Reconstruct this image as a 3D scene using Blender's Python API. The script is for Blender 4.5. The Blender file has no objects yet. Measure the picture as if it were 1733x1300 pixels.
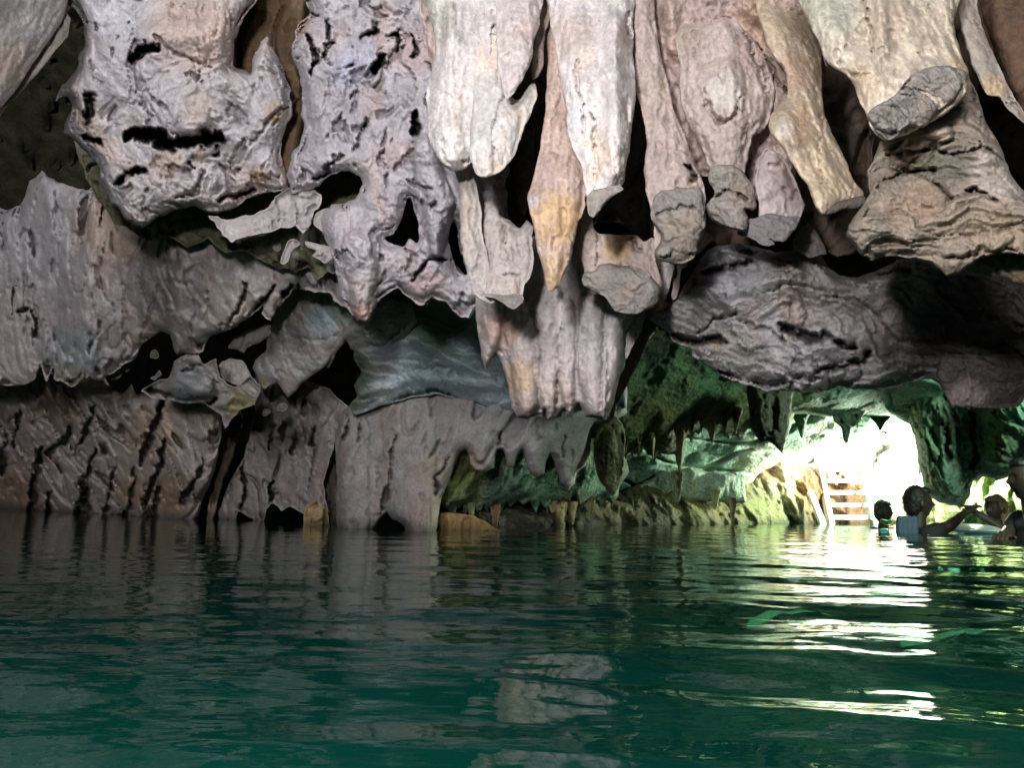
import bpy, bmesh, math, random
import numpy as np
from mathutils import Matrix, Vector

scene = bpy.context.scene
COL = scene.collection
F_PX = 1250.0
CAM = np.array([0.0, 0.0, 0.18])
PITCH = math.atan(197.0 / F_PX)
ROLL = 0.020
_F = np.array([0, math.cos(PITCH), math.sin(PITCH)])
_U0 = np.array([0, -math.sin(PITCH), math.cos(PITCH)])
_R0 = np.array([1.0, 0, 0])
_R = math.cos(ROLL) * _R0 + math.sin(ROLL) * _U0
_U = -math.sin(ROLL) * _R0 + math.cos(ROLL) * _U0

def unproject(px, py, Y):
    """Point of the cave seen in direction (px, py) at distance Y along the cave axis."""
    px = np.asarray(px, float); py = np.asarray(py, float); Y = np.asarray(Y, float)
    d = _F + ((px - 866.5) / F_PX)[..., None] * _R + ((650.0 - py) / F_PX)[..., None] * _U
    return CAM + d * (Y / d[..., 1])[..., None]

def P(px, py, Y):
    return Vector(unproject(px, py, Y).tolist())

def water_Y(px, py):
    d = _F + (px - 866.5) / F_PX * _R + (650.0 - py) / F_PX * _U
    return float(-CAM[2] / d[2] * d[1])

# ------------------------------------------------------------------ noise
_rng = np.random.RandomState(7)
_perm = np.concatenate([_rng.permutation(256)] * 3).astype(np.int64)
_g = _rng.normal(size=(256, 3)); _g /= np.linalg.norm(_g, axis=1)[:, None]
_cell = _rng.rand(256, 3)

def perlin(Q):
    Q = np.asarray(Q, float)
    I = np.floor(Q).astype(np.int64); f = Q - I; I &= 255
    u = f * f * f * (f * (f * 6 - 15) + 10)
    out = 0
    for dx in (0, 1):
        hx = _perm[I[:, 0] + dx]; wx = u[:, 0] if dx else 1 - u[:, 0]
        for dy in (0, 1):
            hy = _perm[hx + ((I[:, 1] + dy) & 255)]; wy = u[:, 1] if dy else 1 - u[:, 1]
            for dz in (0, 1):
                h = _perm[hy + ((I[:, 2] + dz) & 255)]; wz = u[:, 2] if dz else 1 - u[:, 2]
                gr = _g[h]
                out = out + wx * wy * wz * (gr[:, 0] * (f[:, 0] - dx) + gr[:, 1] * (f[:, 1] - dy) + gr[:, 2] * (f[:, 2] - dz))
    return out * 1.5

def fbm(Q, octv=4, gain=.5, seed=0):
    Q = np.asarray(Q, float) + seed * 17.31
    a, s, n = 1.0, 0.0, 0.0
    for _ in range(octv):
        s = s + a * perlin(Q); n += a; a *= gain; Q = Q * 2.03 + 11.7
    return s / n

def ridged(Q, octv=4, gain=.5, seed=0):
    Q = np.asarray(Q, float) + seed * 13.7
    a, s, n = 1.0, 0.0, 0.0
    for _ in range(octv):
        s = s + a * (1 - 2 * np.abs(perlin(Q))); n += a; a *= gain; Q = Q * 2.07 + 5.3
    return s / n

def worley(Q, seed=0):
    Q = np.asarray(Q, float) + seed * 7.77
    I = np.floor(Q).astype(np.int64); f = Q - I
    f1 = np.full(len(Q), 9.0); f2 = np.full(len(Q), 9.0)
    for dx in (-1, 0, 1):
        for dy in (-1, 0, 1):
            for dz in (-1, 0, 1):
                h = _perm[_perm[_perm[(I[:, 0] + dx) & 255] + ((I[:, 1] + dy) & 255)] + ((I[:, 2] + dz) & 255)]
                c = _cell[h]
                d = (c[:, 0] + dx - f[:, 0]) ** 2 + (c[:, 1] + dy - f[:, 1]) ** 2 + (c[:, 2] + dz - f[:, 2]) ** 2
                m = d < f1
                f2 = np.where(m, f1, np.minimum(f2, d)); f1 = np.where(m, d, f1)
    return np.sqrt(f1), np.sqrt(f2)

def sst(a, b, x):
    t = np.clip((x - a) / (b - a), 0, 1)
    return t * t * (3 - 2 * t)

A = np.array
# ------------------------------------------------------------------ rock surface textures (metres towards the open cave)
def t_spongy(W, s):
    warp = np.stack([fbm(W * 6, 2, seed=3), fbm(W * 6, 2, seed=4), fbm(W * 6, 2, seed=5)], 1) * .09
    V = W + warp
    f1, f2 = worley(V * A([17, 10, 13]), 1)
    d = fbm(W * A([3.2, 3, 2.4]), 3, seed=1) * .085
    d += (.55 - f1) * .020
    d -= ridged(V * A([8, 6, 6]), 5, .62, seed=41) * .028          # cauliflower lumps with sharp creases
    m = sst(-.25, .35, fbm(W * 3.3, 2, seed=44))
    q = fbm(V * A([9, 6, 6.2]), 4, .6, seed=9)
    d -= sst(.17, .24, q) * .048
    q2 = fbm(V * A([21, 12, 15]), 3, .6, seed=19)
    d -= sst(.17, .24, q2) * .021 * (.4 + .6 * m)
    q3 = fbm(V * A([48, 30, 38]), 2, seed=29)
    d -= sst(.20, .27, q3) * .010 * m
    d -= ridged(W * 34, 3, .6, seed=6) * .0055
    return d * s

def t_smooth(W, s):
    d = fbm(W * A([5, 5, 3]), 3, seed=11) * .030
    d += fbm(W * A([16, 16, 2.6]), 3, seed=12) * .020 - ridged(W * A([9, 9, 2.2]), 3, seed=16) * .010
    f1, _ = worley(W * A([22, 22, 11]), 5)
    d += (.5 - f1) * .006 * sst(-.2, .3, fbm(W * 4, 2, seed=14))
    d += fbm(W * A([38, 38, 20]), 4, seed=13) * .0075
    d -= sst(.18, .3, perlin(W * A([70, 70, 34]))) * .004
    q = fbm(W * A([26, 26, 9]), 2, seed=15)
    d -= sst(.28, .36, q) * .010
    return d * s

def facets(Q, seed):
    """broken plates: every cell has its own height and tilt"""
    Q = Q + seed * 5.13
    I = np.floor(Q).astype(np.int64); f = Q - I
    f1 = np.full(len(Q), 9.0); f2 = np.full(len(Q), 9.0); out = np.zeros(len(Q))
    for dx in (-1, 0, 1):
        for dy in (-1, 0, 1):
            for dz in (-1, 0, 1):
                h = _perm[_perm[_perm[(I[:, 0] + dx) & 255] + ((I[:, 1] + dy) & 255)] + ((I[:, 2] + dz) & 255)]
                c = _cell[h]; g = _g[h]
                ox, oy, oz = f[:, 0] - c[:, 0] - dx, f[:, 1] - c[:, 1] - dy, f[:, 2] - c[:, 2] - dz
                d = ox * ox + oy * oy + oz * oz; m = d < f1
                f2 = np.where(m, f1, np.minimum(f2, d)); f1 = np.where(m, d, f1)
                out = np.where(m, (c[:, 0] - .5) * 1.2 + .8 * g[:, 0] * ox + .5 * oz * np.abs(g[:, 2]) + .5 * oz, out)
    return out, np.sqrt(f2) - np.sqrt(f1)

def t_broken(W, s):
    V = W + np.stack([fbm(W * 5, 3, seed=31), fbm(W * 5, 3, seed=32), fbm(W * 5, 3, seed=33)], 1) * .11
    V = V.copy(); V[:, 2] += .25 * V[:, 0]
    a, e = facets(V * A([3.6, 3.2, 9]), 1); b, e2 = facets(V * A([9, 8, 21]), 2); c, _ = facets(V * A([21, 20, 44]), 3)
    d = a * .042 + b * .016 + c * .006
    d -= (1 - sst(0, .10, e)) * .012 * sst(-.1, .3, fbm(W * 3, 2, seed=34))
    d += fbm(W * 3, 3, seed=36) * .08 + ridged(V * A([12, 12, 26]), 4, seed=35) * .007 + fbm(W * 60, 2, seed=37) * .004
    return d * s

def t_wall(W, s):
    V = W + np.stack([fbm(W * 2.5, 2, seed=51), fbm(W * 2.5, 2, seed=52), fbm(W * 2.5, 2, seed=53)], 1) * .12
    V = V.copy(); V[:, 0] -= .32 * V[:, 2]
    d = fbm(V * A([3.2, 3, 1.1]), 4, seed=21) * .11
    n = perlin(V * A([7.5, 5, 1.5]) + 3)
    msk = sst(-.05, .25, fbm(W * A([3, 3, 2]), 2, seed=24))
    d -= (1 - sst(0, .055, np.abs(n))) * .055 * msk
    n2 = perlin(V * A([17, 9, 4.2]) + 9)
    d -= (1 - sst(0, .08, np.abs(n2))) * .030 * sst(-.2, .2, fbm(W * A([4, 4, 2]), 2, seed=26))
    d -= ridged(V * A([12, 9, 3.2]), 4, .6, seed=27) * .022
    n3 = fbm(V * A([11, 8, 2.6]), 2, seed=28)
    d -= sst(.30, .36, n3) * .10
    f1, _ = worley(V * A([20, 14, 11]), 7)
    d += (.5 - f1) * .014
    q = fbm(W * A([16, 10, 10]), 2, seed=23)
    d -= sst(.25, .33, q) * .03
    d += fbm(W * 28, 3, seed=22) * .008
    return d * s

def t_soft(W, s):
    d = fbm(W * A([2, 2, 2.6]), 4, seed=61) * .11
    n = perlin(W * A([2.2, 2.2, 9]) + 3)
    d -= (1 - sst(0, .07, np.abs(n))) * .03
    d += fbm(W * 18, 3, seed=62) * .010
    return d * s

def t_far(W, s):
    V = W.copy(); V[:, 0] -= .18 * V[:, 2]
    d = fbm(V * A([2.4, 2.4, 1.2]), 3, seed=71) * .20
    d += ridged(V * A([9, 7, 2.8]), 3, seed=72) * .075
    f1, _ = worley(V * A([12, 9, 6]), 8)
    d += (.5 - f1) * .06
    d += fbm(W * 20, 2, seed=73) * .02
    return d * s

TEX = dict(spongy=t_spongy, smooth=t_smooth, broken=t_broken, wall=t_wall, soft=t_soft, far=t_far)

# ------------------------------------------------------------------ outlines
def catmull(pts, n=6):
    pts = [np.array(p, float) for p in pts]; N = len(pts); out = []
    for i in range(N):
        p0, p1, p2, p3 = pts[i - 1], pts[i], pts[(i + 1) % N], pts[(i + 2) % N]
        for k in range(n):
            t = k / n
            out.append(.5 * ((2 * p1) + (-p0 + p2) * t + (2 * p0 - 5 * p1 + 4 * p2 - p3) * t * t + (-p0 + 3 * p1 - 3 * p2 + p3) * t ** 3))
    return np.array(out)

def resample(pts, sp):
    pts = np.array(pts, float); out = []
    for i in range(len(pts)):
        a, b = pts[i], pts[(i + 1) % len(pts)]
        n = max(1, int(round(np.linalg.norm(b - a) / sp)))
        for k in range(n):
            out.append(a + (b - a) * k / n)
    return np.array(out)

def outline(pts, smooth, rough, sp, seed):
    q = catmull(pts) if smooth else np.array(pts, float)
    q = resample(q, sp)
    if rough > 0:
        Q = np.concatenate([q, np.zeros((len(q), 1))], 1)
        for fr, am in ((1 / 42., 1.0), (1 / 17., .55), (1 / 7., .25)):
            q = q + rough * am * np.stack([perlin(Q * fr + seed * 3.1 + 50), perlin(Q * fr + seed * 5.7 + 90)], 1) * 1.6
    return q

def inside(px, py, loop):
    c = np.zeros(px.shape, bool)
    x0, y0 = loop[:, 0], loop[:, 1]; x1, y1 = np.roll(x0, -1), np.roll(y0, -1)
    for a, b, e, f in zip(x0, y0, x1, y1):
        if b == f: continue
        m = (b > py) != (f > py)
        c ^= m & (px < (e - a) * (py - b) / (f - b) + a)
    return c

def seg_dist(px, py, loops):
    """distance to the loops and the nearest point on them"""
    best = np.full(px.shape, 1e18); nx = np.zeros(px.shape); ny = np.zeros(px.shape)
    for L in loops:
        for (a, b), (e, f) in zip(L, np.roll(L, -1, 0)):
            dx, dy = e - a, f - b; ll = dx * dx + dy * dy + 1e-12
            t = np.clip(((px - a) * dx + (py - b) * dy) / ll, 0, 1)
            qx, qy = a + t * dx, b + t * dy
            d = (px - qx) ** 2 + (py - qy) ** 2
            m = d < best
            best = np.where(m, d, best); nx = np.where(m, qx, nx); ny = np.where(m, qy, ny)
    return np.sqrt(best), nx, ny

def blur(a, sig):
    if sig <= 0: return a
    r = int(max(1, math.ceil(sig * 2.5))); k = np.exp(-.5 * (np.arange(-r, r + 1) / sig) ** 2); k /= k.sum()
    for ax in (0, 1):
        pad = [(r, r) if i == ax else (0, 0) for i in (0, 1)]
        b = np.pad(a, pad, mode='edge'); o = 0
        for i, w in enumerate(k):
            o = o + w * (b[i:i + a.shape[0], :] if ax == 0 else b[:, i:i + a.shape[1]])
        a = o
    return a

def tps(ctrl, px, py):
    """smooth surface of distances through control points (px, py, Y)"""
    if np.isscalar(ctrl): return np.full(px.shape, float(ctrl))
    C = np.array(ctrl, float)
    if len(C) < 3:
        a, b = C[0], C[-1]; v = b[:2] - a[:2]
        t = ((px - a[0]) * v[0] + (py - a[1]) * v[1]) / (v @ v)
        return a[2] + (b[2] - a[2]) * np.clip(t, -.3, 1.3)
    X = C[:, :2] / 500.; n = len(X)
    def K(r2): return .5 * r2 * np.log(r2 + 1e-9)
    M = np.zeros((n + 3, n + 3)); r2 = ((X[:, None] - X[None]) ** 2).sum(-1)
    M[:n, :n] = K(r2) + np.eye(n) * .02; M[:n, n] = 1; M[:n, n + 1:] = X; M[n, :n] = 1; M[n + 1:, :n] = X.T
    w = np.linalg.lstsq(M, np.concatenate([C[:, 2], [0, 0, 0]]), rcond=1e-6)[0]
    qx, qy = px / 500., py / 500.
    out = w[n] + w[n + 1] * qx + w[n + 2] * qy
    for i in range(n):
        out = out + w[i] * K((qx - X[i, 0]) ** 2 + (qy - X[i, 1]) ** 2)
    return out

def stroke(px, py, pts):
    """normalised distance (0 centre, 1 edge) to a tapered stroke [(x, y, halfwidth)...]"""
    best = np.full(px.shape, 9.0)
    for (a, b, w0), (e, f, w1) in zip(pts[:-1], pts[1:]):
        dx, dy = e - a, f - b; ll = dx * dx + dy * dy + 1e-9
        t = np.clip(((px - a) * dx + (py - b) * dy) / ll, 0, 1)
        d = np.hypot(px - a - t * dx, py - b - t * dy) / (w0 + (w1 - w0) * t)
        best = np.minimum(best, d)
    return best

# ------------------------------------------------------------------ objects
def mesh_obj(name, verts, faces, mat, parent=None, smooth=True, tint=None, origin=None):
    verts = np.asarray(verts, float)
    if origin is None: origin = verts.mean(0)
    base = np.array(parent.matrix_world.translation) if parent is not None else np.zeros(3)
    me = bpy.data.meshes.new(name)
    v = verts - origin
    faces_list = faces
    if isinstance(faces, np.ndarray):
        nf = len(faces)
        me.vertices.add(len(v)); me.vertices.foreach_set('co', v.astype(np.float32).ravel())
        me.loops.add(nf * 4); me.loops.foreach_set('vertex_index', faces.astype(np.int32).ravel())
        me.polygons.add(nf)
        me.polygons.foreach_set('loop_start', (np.arange(nf) * 4).astype(np.int32))
        me.polygons.foreach_set('loop_total', np.full(nf, 4, np.int32))
        me.update(calc_edges=True); me.validate()
    else:
        me.from_pydata(v.tolist(), [], faces_list); me.update()
    me.polygons.foreach_set('use_smooth', np.full(len(me.polygons), smooth, bool))
    if tint is not None and len(me.vertices) == len(tint):
        at = me.attributes.new('tint', 'FLOAT_COLOR', 'POINT')
        at.data.foreach_set('color', np.concatenate([tint, np.ones((len(tint), 1))], 1).astype(np.float32).ravel())
    if mat: me.materials.append(mat)
    o = bpy.data.objects.new(name, me); COL.objects.link(o)
    if parent is not None:
        o.parent = parent; o.location = (origin - base).tolist()
    else:
        o.location = origin.tolist()
    o.matrix_world = Matrix.Translation(origin.tolist())
    return o

def tag(o, label=None, cat=None, group=None, kind=None):
    if label: o['label'] = label
    if cat: o['category'] = cat
    if group: o['group'] = group
    if kind: o['kind'] = kind
    return o

LITE = dict(lav=(.46, .42, .43), white=(.64, .60, .58), tan=(.50, .39, .28), pink=(.44, .345, .315), grey=(.215, .20, .185),
            olive=(.12, .12, .05), brown=(.10, .07, .045), orange=(.46, .26, .12), green=(.07, .21, .11), teal=(.22, .50, .37),
            dgreen=(.03, .09, .04), blue=(.28, .36, .38), yel=(.36, .34, .13))

def toned(c, k=1.0):
    return (min(.8, c[0] * 1.02 * k), c[1] * 1.01 * k, c[2] * 1.0 * k)

def relief(name, poly, Y, R=30, T=None, back=.35, tex='smooth', amp=1.0, step=3.0, col='lav', blobs=(), feats=(), holes=(),
           smooth=False, rough=2.0, seed=1, mat=None, parent=None, soften=2.0, colvar=.12, power=.5, fade=3.5, fine=0):
    """A rounded solid of rock: outline, distance surface, swollen profile, surface relief, closed at the back."""
    sp = max(3.0, step * 1.3)
    loops = [outline(poly, smooth, rough, sp, seed)]
    for h in holes: loops.append(outline(h, len(h) < 12, rough * .9, sp, seed + 1))
    allp = loops[0]
    x0, y0 = allp.min(0) - step * 2; x1, y1 = allp.max(0) + step * 2
    gx = np.arange(x0, x1 + step, step); gy = np.arange(y0, y1 + step, step)
    PX, PY = np.meshgrid(gx, gy)
    ins = inside(PX, PY, loops[0])
    for L in loops[1:]: ins &= ~inside(PX, PY, L)
    dist, nx, ny = seg_dist(PX, PY, loops)
    cell = ins[:-1, :-1] | ins[1:, :-1] | ins[:-1, 1:] | ins[1:, 1:]
    snap = ~ins
    # pull near-boundary inside nodes onto the outline so the rim is even
    PX = np.where(snap, nx, PX); PY = np.where(snap, ny, PY)
    d = np.where(ins, dist, 0.0)
    prof = (1 - (1 - np.clip(d / R, 0, 1)) ** 2) ** power
    rim = np.clip(d / (step * 1.5), 0, 1)
    prof = blur(prof, soften * 3.0 / step) * rim ** .5
    Yc = tps(Y, PX, PY)
    if T is None: T = R * float(np.mean(Yc[ins])) / F_PX * .95
    Yf = Yc + T * (1 - prof)
    W0 = unproject(PX, PY, Yf).reshape(-1, 3)
    msk = (ins | True).ravel()
    sc = float(np.clip(np.mean(Yc[ins]) / 2.2, .8, 2.6))
    dm = TEX[tex](W0 / sc + seed * .37, sc * amp).reshape(PX.shape)
    fadef = np.clip(d / fade, 0, 1)
    dm = dm * (fadef * .85 + .15 * rim); hollow_dark = np.zeros(PX.shape)
    for f in feats:
        kind, pts, a = f[0], f[1], f[2]
        q_ = np.stack([PX.ravel() / 30, PY.ravel() / 30, PX.ravel() * 0 + seed], 1)
        wx = (fbm(q_, 4, .62) * 16).reshape(PX.shape); wy = (fbm(q_ + 37.7, 4, .62) * 16).reshape(PX.shape); wob = (fbm(q_ * 2.2 + 9, 2) * 7).reshape(PX.shape)
        sd = stroke(PX + wx, PY + wy, pts) if kind == 'cut' else stroke(PX + wx * .4, PY + wy * .4, pts)
        if kind == 'cut': h = -a * .75 * (1 - sst(.1, 1.2, sd + .8 * wob / 7))
        if kind == 'cut': hollow_dark = np.maximum(hollow_dark, np.clip(-h / .09, 0, 1) * fadef * (a >= .1))
        elif kind == 'lobe': h = a * np.sqrt(np.clip(1 - np.minimum(sd, 1) ** 2, 0, 1))
        else: h = a * np.exp(-sd * sd * 1.5)
        dm = dm + h * fadef
    V = unproject(PX, PY, Yf - dm * rim)
    Bk = unproject(PX, PY, Yc + T + back * np.sqrt(np.clip(d / max(R, 25), 0, 1)) * rim)
    # colour
    if isinstance(col, str): col = LITE[col]
    if not name.startswith('cave_wall'): col = toned(col)
    n1 = fbm(W0 * 3.1 / sc, 4, seed=seed + 80).reshape(PX.shape); n2 = fbm(W0 * A([9, 9, 4]) / sc, 3, seed=seed + 81).reshape(PX.shape)
    C = np.array(col)[None, None] * (1 + colvar * 1.6 * n1 + colvar * n2)[..., None]
    warm = A([1.0, .80, .62]); C = C * (1 + (warm - 1) * (sst(.05, .5, n2 + .3 * n1) * .5)[..., None])
    for (bx, by, br, bc, bs) in blobs:
        if isinstance(bc, str): bc = LITE[bc]
        r = np.hypot(PX - bx, (PY - by)) / br + .5 * n1 + .25 * n2
        bc = toned(bc)
        w = (bs * (1 - sst(.45, 1.15, r)))[..., None]
        C = C * (1 - w) + np.array(bc)[None, None] * w * (1 + .15 * n2)[..., None]
    C = np.clip(C * (1 - .85 * hollow_dark[..., None]), .004, .9)       # shade of the deep cracks, put into the colour
    # topology
    ny_, nx_ = PX.shape
    used = np.zeros(PX.shape, bool)
    used[:-1, :-1] |= cell; used[1:, :-1] |= cell; used[:-1, 1:] |= cell; used[1:, 1:] |= cell
    idx = -np.ones(PX.shape, np.int64); idx[used] = np.arange(used.sum())
    nf = int(used.sum())
    bidx = idx.copy(); bi = used & ins; bidx[bi] = nf + np.arange(bi.sum())
    cy, cx = np.nonzero(cell)
    fr = np.stack([idx[cy, cx], idx[cy + 1, cx], idx[cy + 1, cx + 1], idx[cy, cx + 1]], 1)
    bk = np.stack([bidx[cy, cx], bidx[cy, cx + 1], bidx[cy + 1, cx + 1], bidx[cy + 1, cx]], 1)
    allbound = ~(bi[cy, cx] | bi[cy + 1, cx] | bi[cy + 1, cx + 1] | bi[cy, cx + 1])
    bk = bk[~allbound]
    verts = np.concatenate([V[used], Bk[bi]], 0)
    tint = np.concatenate([C[used], C[bi] * .8], 0)
    return mesh_obj(name, verts, np.concatenate([fr, bk], 0), mat or M['rock'], parent, tint=tint)

def drips(x0, y0, x1, y1, n, amp, seed=0, lean=0, base=0.25):
    """jagged lower edge of hanging points from (x0,y0) to (x1,y1)"""
    r = random.Random(seed); out = [(x0, y0)]
    for i in range(n):
        a = (i + .5 + r.uniform(-.2, .2)) / n; b = (i + 1.0) / n
        L = amp * (base + (1 - base) * r.random() ** 1.6)
        mx, my = x0 + (x1 - x0) * a, y0 + (y1 - y0) * a
        w = abs(x1 - x0) / n
        sg = 1 if x1 > x0 else -1
        out += [(mx - sg * w * .16 + lean * L * .5, my + L * .65), (mx + lean * L, my + L), (mx + sg * w * .14 + lean * L * .5, my + L * .6)]
        if i < n - 1: out.append((x0 + (x1 - x0) * b, y0 + (y1 - y0) * b + r.uniform(-.1, .15) * amp))
    out.append((x1, y1)); return out

# ------------------------------------------------------------------ materials
M = {}
def nodes(m):
    m.use_nodes = True; nt = m.node_tree; nt.nodes.clear()
    o = nt.nodes.new('ShaderNodeOutputMaterial'); return nt, o
def N(nt, t, **k):
    n = nt.nodes.new(t)
    for a, b in k.items():
        if a in n.inputs.keys(): n.inputs[a].default_value = b
        else: setattr(n, a, b)
    return n

def rock_mat(name, rough=.72, bump=.35, spec=.35, freckle=.35, sc=1.0, hollow_dark=.65):
    m = bpy.data.materials.new(name); nt, out = nodes(m); L = nt.links.new
    geo = N(nt, 'ShaderNodeNewGeometry'); at = N(nt, 'ShaderNodeAttribute', attribute_name='tint')
    b = N(nt, 'ShaderNodeBsdfPrincipled'); b.inputs['Roughness'].default_value = rough; b.inputs['Specular IOR Level'].default_value = spec
    n1 = N(nt, 'ShaderNodeTexNoise'); n1.inputs['Scale'].default_value = 14 * sc; n1.inputs['Detail'].default_value = 8; n1.inputs['Roughness'].default_value = .68
    n2 = N(nt, 'ShaderNodeTexNoise'); n2.inputs['Scale'].default_value = 70 * sc; n2.inputs['Detail'].default_value = 6; n2.inputs['Roughness'].default_value = .7
    v = N(nt, 'ShaderNodeTexVoronoi'); v.inputs['Scale'].default_value = 90 * sc; v.inputs['Randomness'].default_value = 1
    for n in (n1, n2, v): L(geo.outputs['Position'], n.inputs['Vector'])
    r1 = N(nt, 'ShaderNodeMapRange'); r1.inputs[1].default_value = .3; r1.inputs[2].default_value = .7; r1.inputs[3].default_value = .72; r1.inputs[4].default_value = 1.22
    L(n1.outputs['Fac'], r1.inputs[0])
    r2 = N(nt, 'ShaderNodeMapRange'); r2.inputs[1].default_value = .35; r2.inputs[2].default_value = .62; r2.inputs[3].default_value = 1 - freckle; r2.inputs[4].default_value = 1.08
    L(n2.outputs['Fac'], r2.inputs[0])
    mu = N(nt, 'ShaderNodeMath', operation='MULTIPLY'); L(r1.outputs[0], mu.inputs[0]); L(r2.outputs[0], mu.inputs[1])
    # darker in hollows
    r3 = N(nt, 'ShaderNodeMapRange'); r3.inputs[1].default_value = .42; r3.inputs[2].default_value = .52; r3.inputs[3].default_value = hollow_dark; r3.inputs[4].default_value = 1.03
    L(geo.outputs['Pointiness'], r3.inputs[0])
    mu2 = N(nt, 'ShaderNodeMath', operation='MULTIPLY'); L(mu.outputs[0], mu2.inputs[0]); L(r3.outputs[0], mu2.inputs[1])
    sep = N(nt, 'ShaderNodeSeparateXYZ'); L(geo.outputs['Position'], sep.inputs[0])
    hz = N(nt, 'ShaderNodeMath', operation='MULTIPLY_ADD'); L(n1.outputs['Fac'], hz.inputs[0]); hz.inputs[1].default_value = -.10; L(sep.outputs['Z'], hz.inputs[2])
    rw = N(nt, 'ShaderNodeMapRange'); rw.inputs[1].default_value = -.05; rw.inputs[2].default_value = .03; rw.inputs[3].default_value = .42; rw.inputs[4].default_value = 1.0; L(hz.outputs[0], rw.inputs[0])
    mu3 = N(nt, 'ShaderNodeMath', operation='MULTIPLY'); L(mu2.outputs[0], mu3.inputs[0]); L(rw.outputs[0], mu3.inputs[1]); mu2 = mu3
    mx = N(nt, 'ShaderNodeVectorMath', operation='SCALE'); L(at.outputs['Color'], mx.inputs[0]); L(mu2.outputs[0], mx.inputs['Scale'])
    L(mx.outputs[0], b.inputs['Base Color'])
    rr = N(nt, 'ShaderNodeMapRange'); rr.inputs[1].default_value = .3; rr.inputs[2].default_value = .7; rr.inputs[3].default_value = rough - .22; rr.inputs[4].default_value = min(1, rough + .15)
    L(n1.outputs['Fac'], rr.inputs[0]); L(rr.outputs[0], b.inputs['Roughness'])
    ad = N(nt, 'ShaderNodeMath', operation='MULTIPLY_ADD'); L(v.outputs['Distance'], ad.inputs[0]); ad.inputs[1].default_value = .5; L(n2.outputs['Fac'], ad.inputs[2])
    ad2 = N(nt, 'ShaderNodeMath', operation='MULTIPLY_ADD'); L(n1.outputs['Fac'], ad2.inputs[0]); ad2.inputs[1].default_value = 1.6; L(ad.outputs[0], ad2.inputs[2])
    bp = N(nt, 'ShaderNodeBump'); bp.inputs['Strength'].default_value = bump; bp.inputs['Distance'].default_value = .012 / sc
    L(ad2.outputs[0], bp.inputs['Height']); L(bp.outputs[0], b.inputs['Normal'])
    L(b.outputs[0], out.inputs[0]); M[name] = m; return m

rock_mat('rock', bump=.36, freckle=.2, hollow_dark=.76); rock_mat('wet_rock', rough=.5, spec=.5, bump=.3, freckle=.25); rock_mat('broken_rock', rough=.66, spec=.45, bump=.55, freckle=.25, hollow_dark=.72)
rock_mat('far_rock', rough=.8, sc=.35, bump=.8, freckle=.4); rock_mat('dark_rock', rough=.85, sc=.6, hollow_dark=.8)

def simple_mat(name, col, rough=.6, noise=.15, scale=40, bump=.1, metallic=0, spec=.5):
    m = bpy.data.materials.new(name); nt, out = nodes(m); L = nt.links.new
    tc = N(nt, 'ShaderNodeTexCoord'); b = N(nt, 'ShaderNodeBsdfPrincipled'); n = N(nt, 'ShaderNodeTexNoise'); n.inputs['Scale'].default_value = scale; n.inputs['Detail'].default_value = 5
    L(tc.outputs['Object'], n.inputs['Vector'])
    r = N(nt, 'ShaderNodeMapRange'); r.inputs[1].default_value = .3; r.inputs[2].default_value = .7; r.inputs[3].default_value = 1 - noise; r.inputs[4].default_value = 1 + noise
    L(n.outputs['Fac'], r.inputs[0])
    s = N(nt, 'ShaderNodeVectorMath', operation='SCALE'); s.inputs[0].default_value = col; L(r.outputs[0], s.inputs['Scale']); L(s.outputs[0], b.inputs['Base Color'])
    b.inputs['Roughness'].default_value = rough; b.inputs['Metallic'].default_value = metallic; b.inputs['Specular IOR Level'].default_value = spec
    bp = N(nt, 'ShaderNodeBump'); bp.inputs['Strength'].default_value = bump; bp.inputs['Distance'].default_value = .01; L(n.outputs['Fac'], bp.inputs['Height']); L(bp.outputs[0], b.inputs['Normal'])
    L(b.outputs[0], out.inputs[0]); M[name] = m; return m
SUN_E, TORCH_E, FILL_E, FILL_A, FILL_B = 130.0, 155.0, 980.0, 640.0, 175.0
# =================================================================== near rock: upper left
UL = [(0, 0, 2.25), (300, 100, 2.35), (500, 200, 2.45), (250, 350, 2.7), (600, 500, 2.75), (800, 500, 2.7), (800, 0, 2.2)]

# deep rock behind every gap of the near ceiling, coloured dark as shade
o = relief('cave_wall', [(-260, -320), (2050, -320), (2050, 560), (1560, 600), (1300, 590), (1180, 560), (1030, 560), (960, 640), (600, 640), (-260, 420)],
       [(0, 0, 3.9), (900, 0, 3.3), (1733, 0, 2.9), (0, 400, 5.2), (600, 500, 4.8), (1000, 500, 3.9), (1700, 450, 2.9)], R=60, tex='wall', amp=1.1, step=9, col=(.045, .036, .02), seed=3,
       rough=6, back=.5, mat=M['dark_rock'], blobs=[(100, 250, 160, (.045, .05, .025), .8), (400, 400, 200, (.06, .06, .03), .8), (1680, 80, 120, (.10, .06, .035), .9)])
tag(o, 'dark brown rock deep in the gaps behind the hanging formations', kind='structure')

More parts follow.
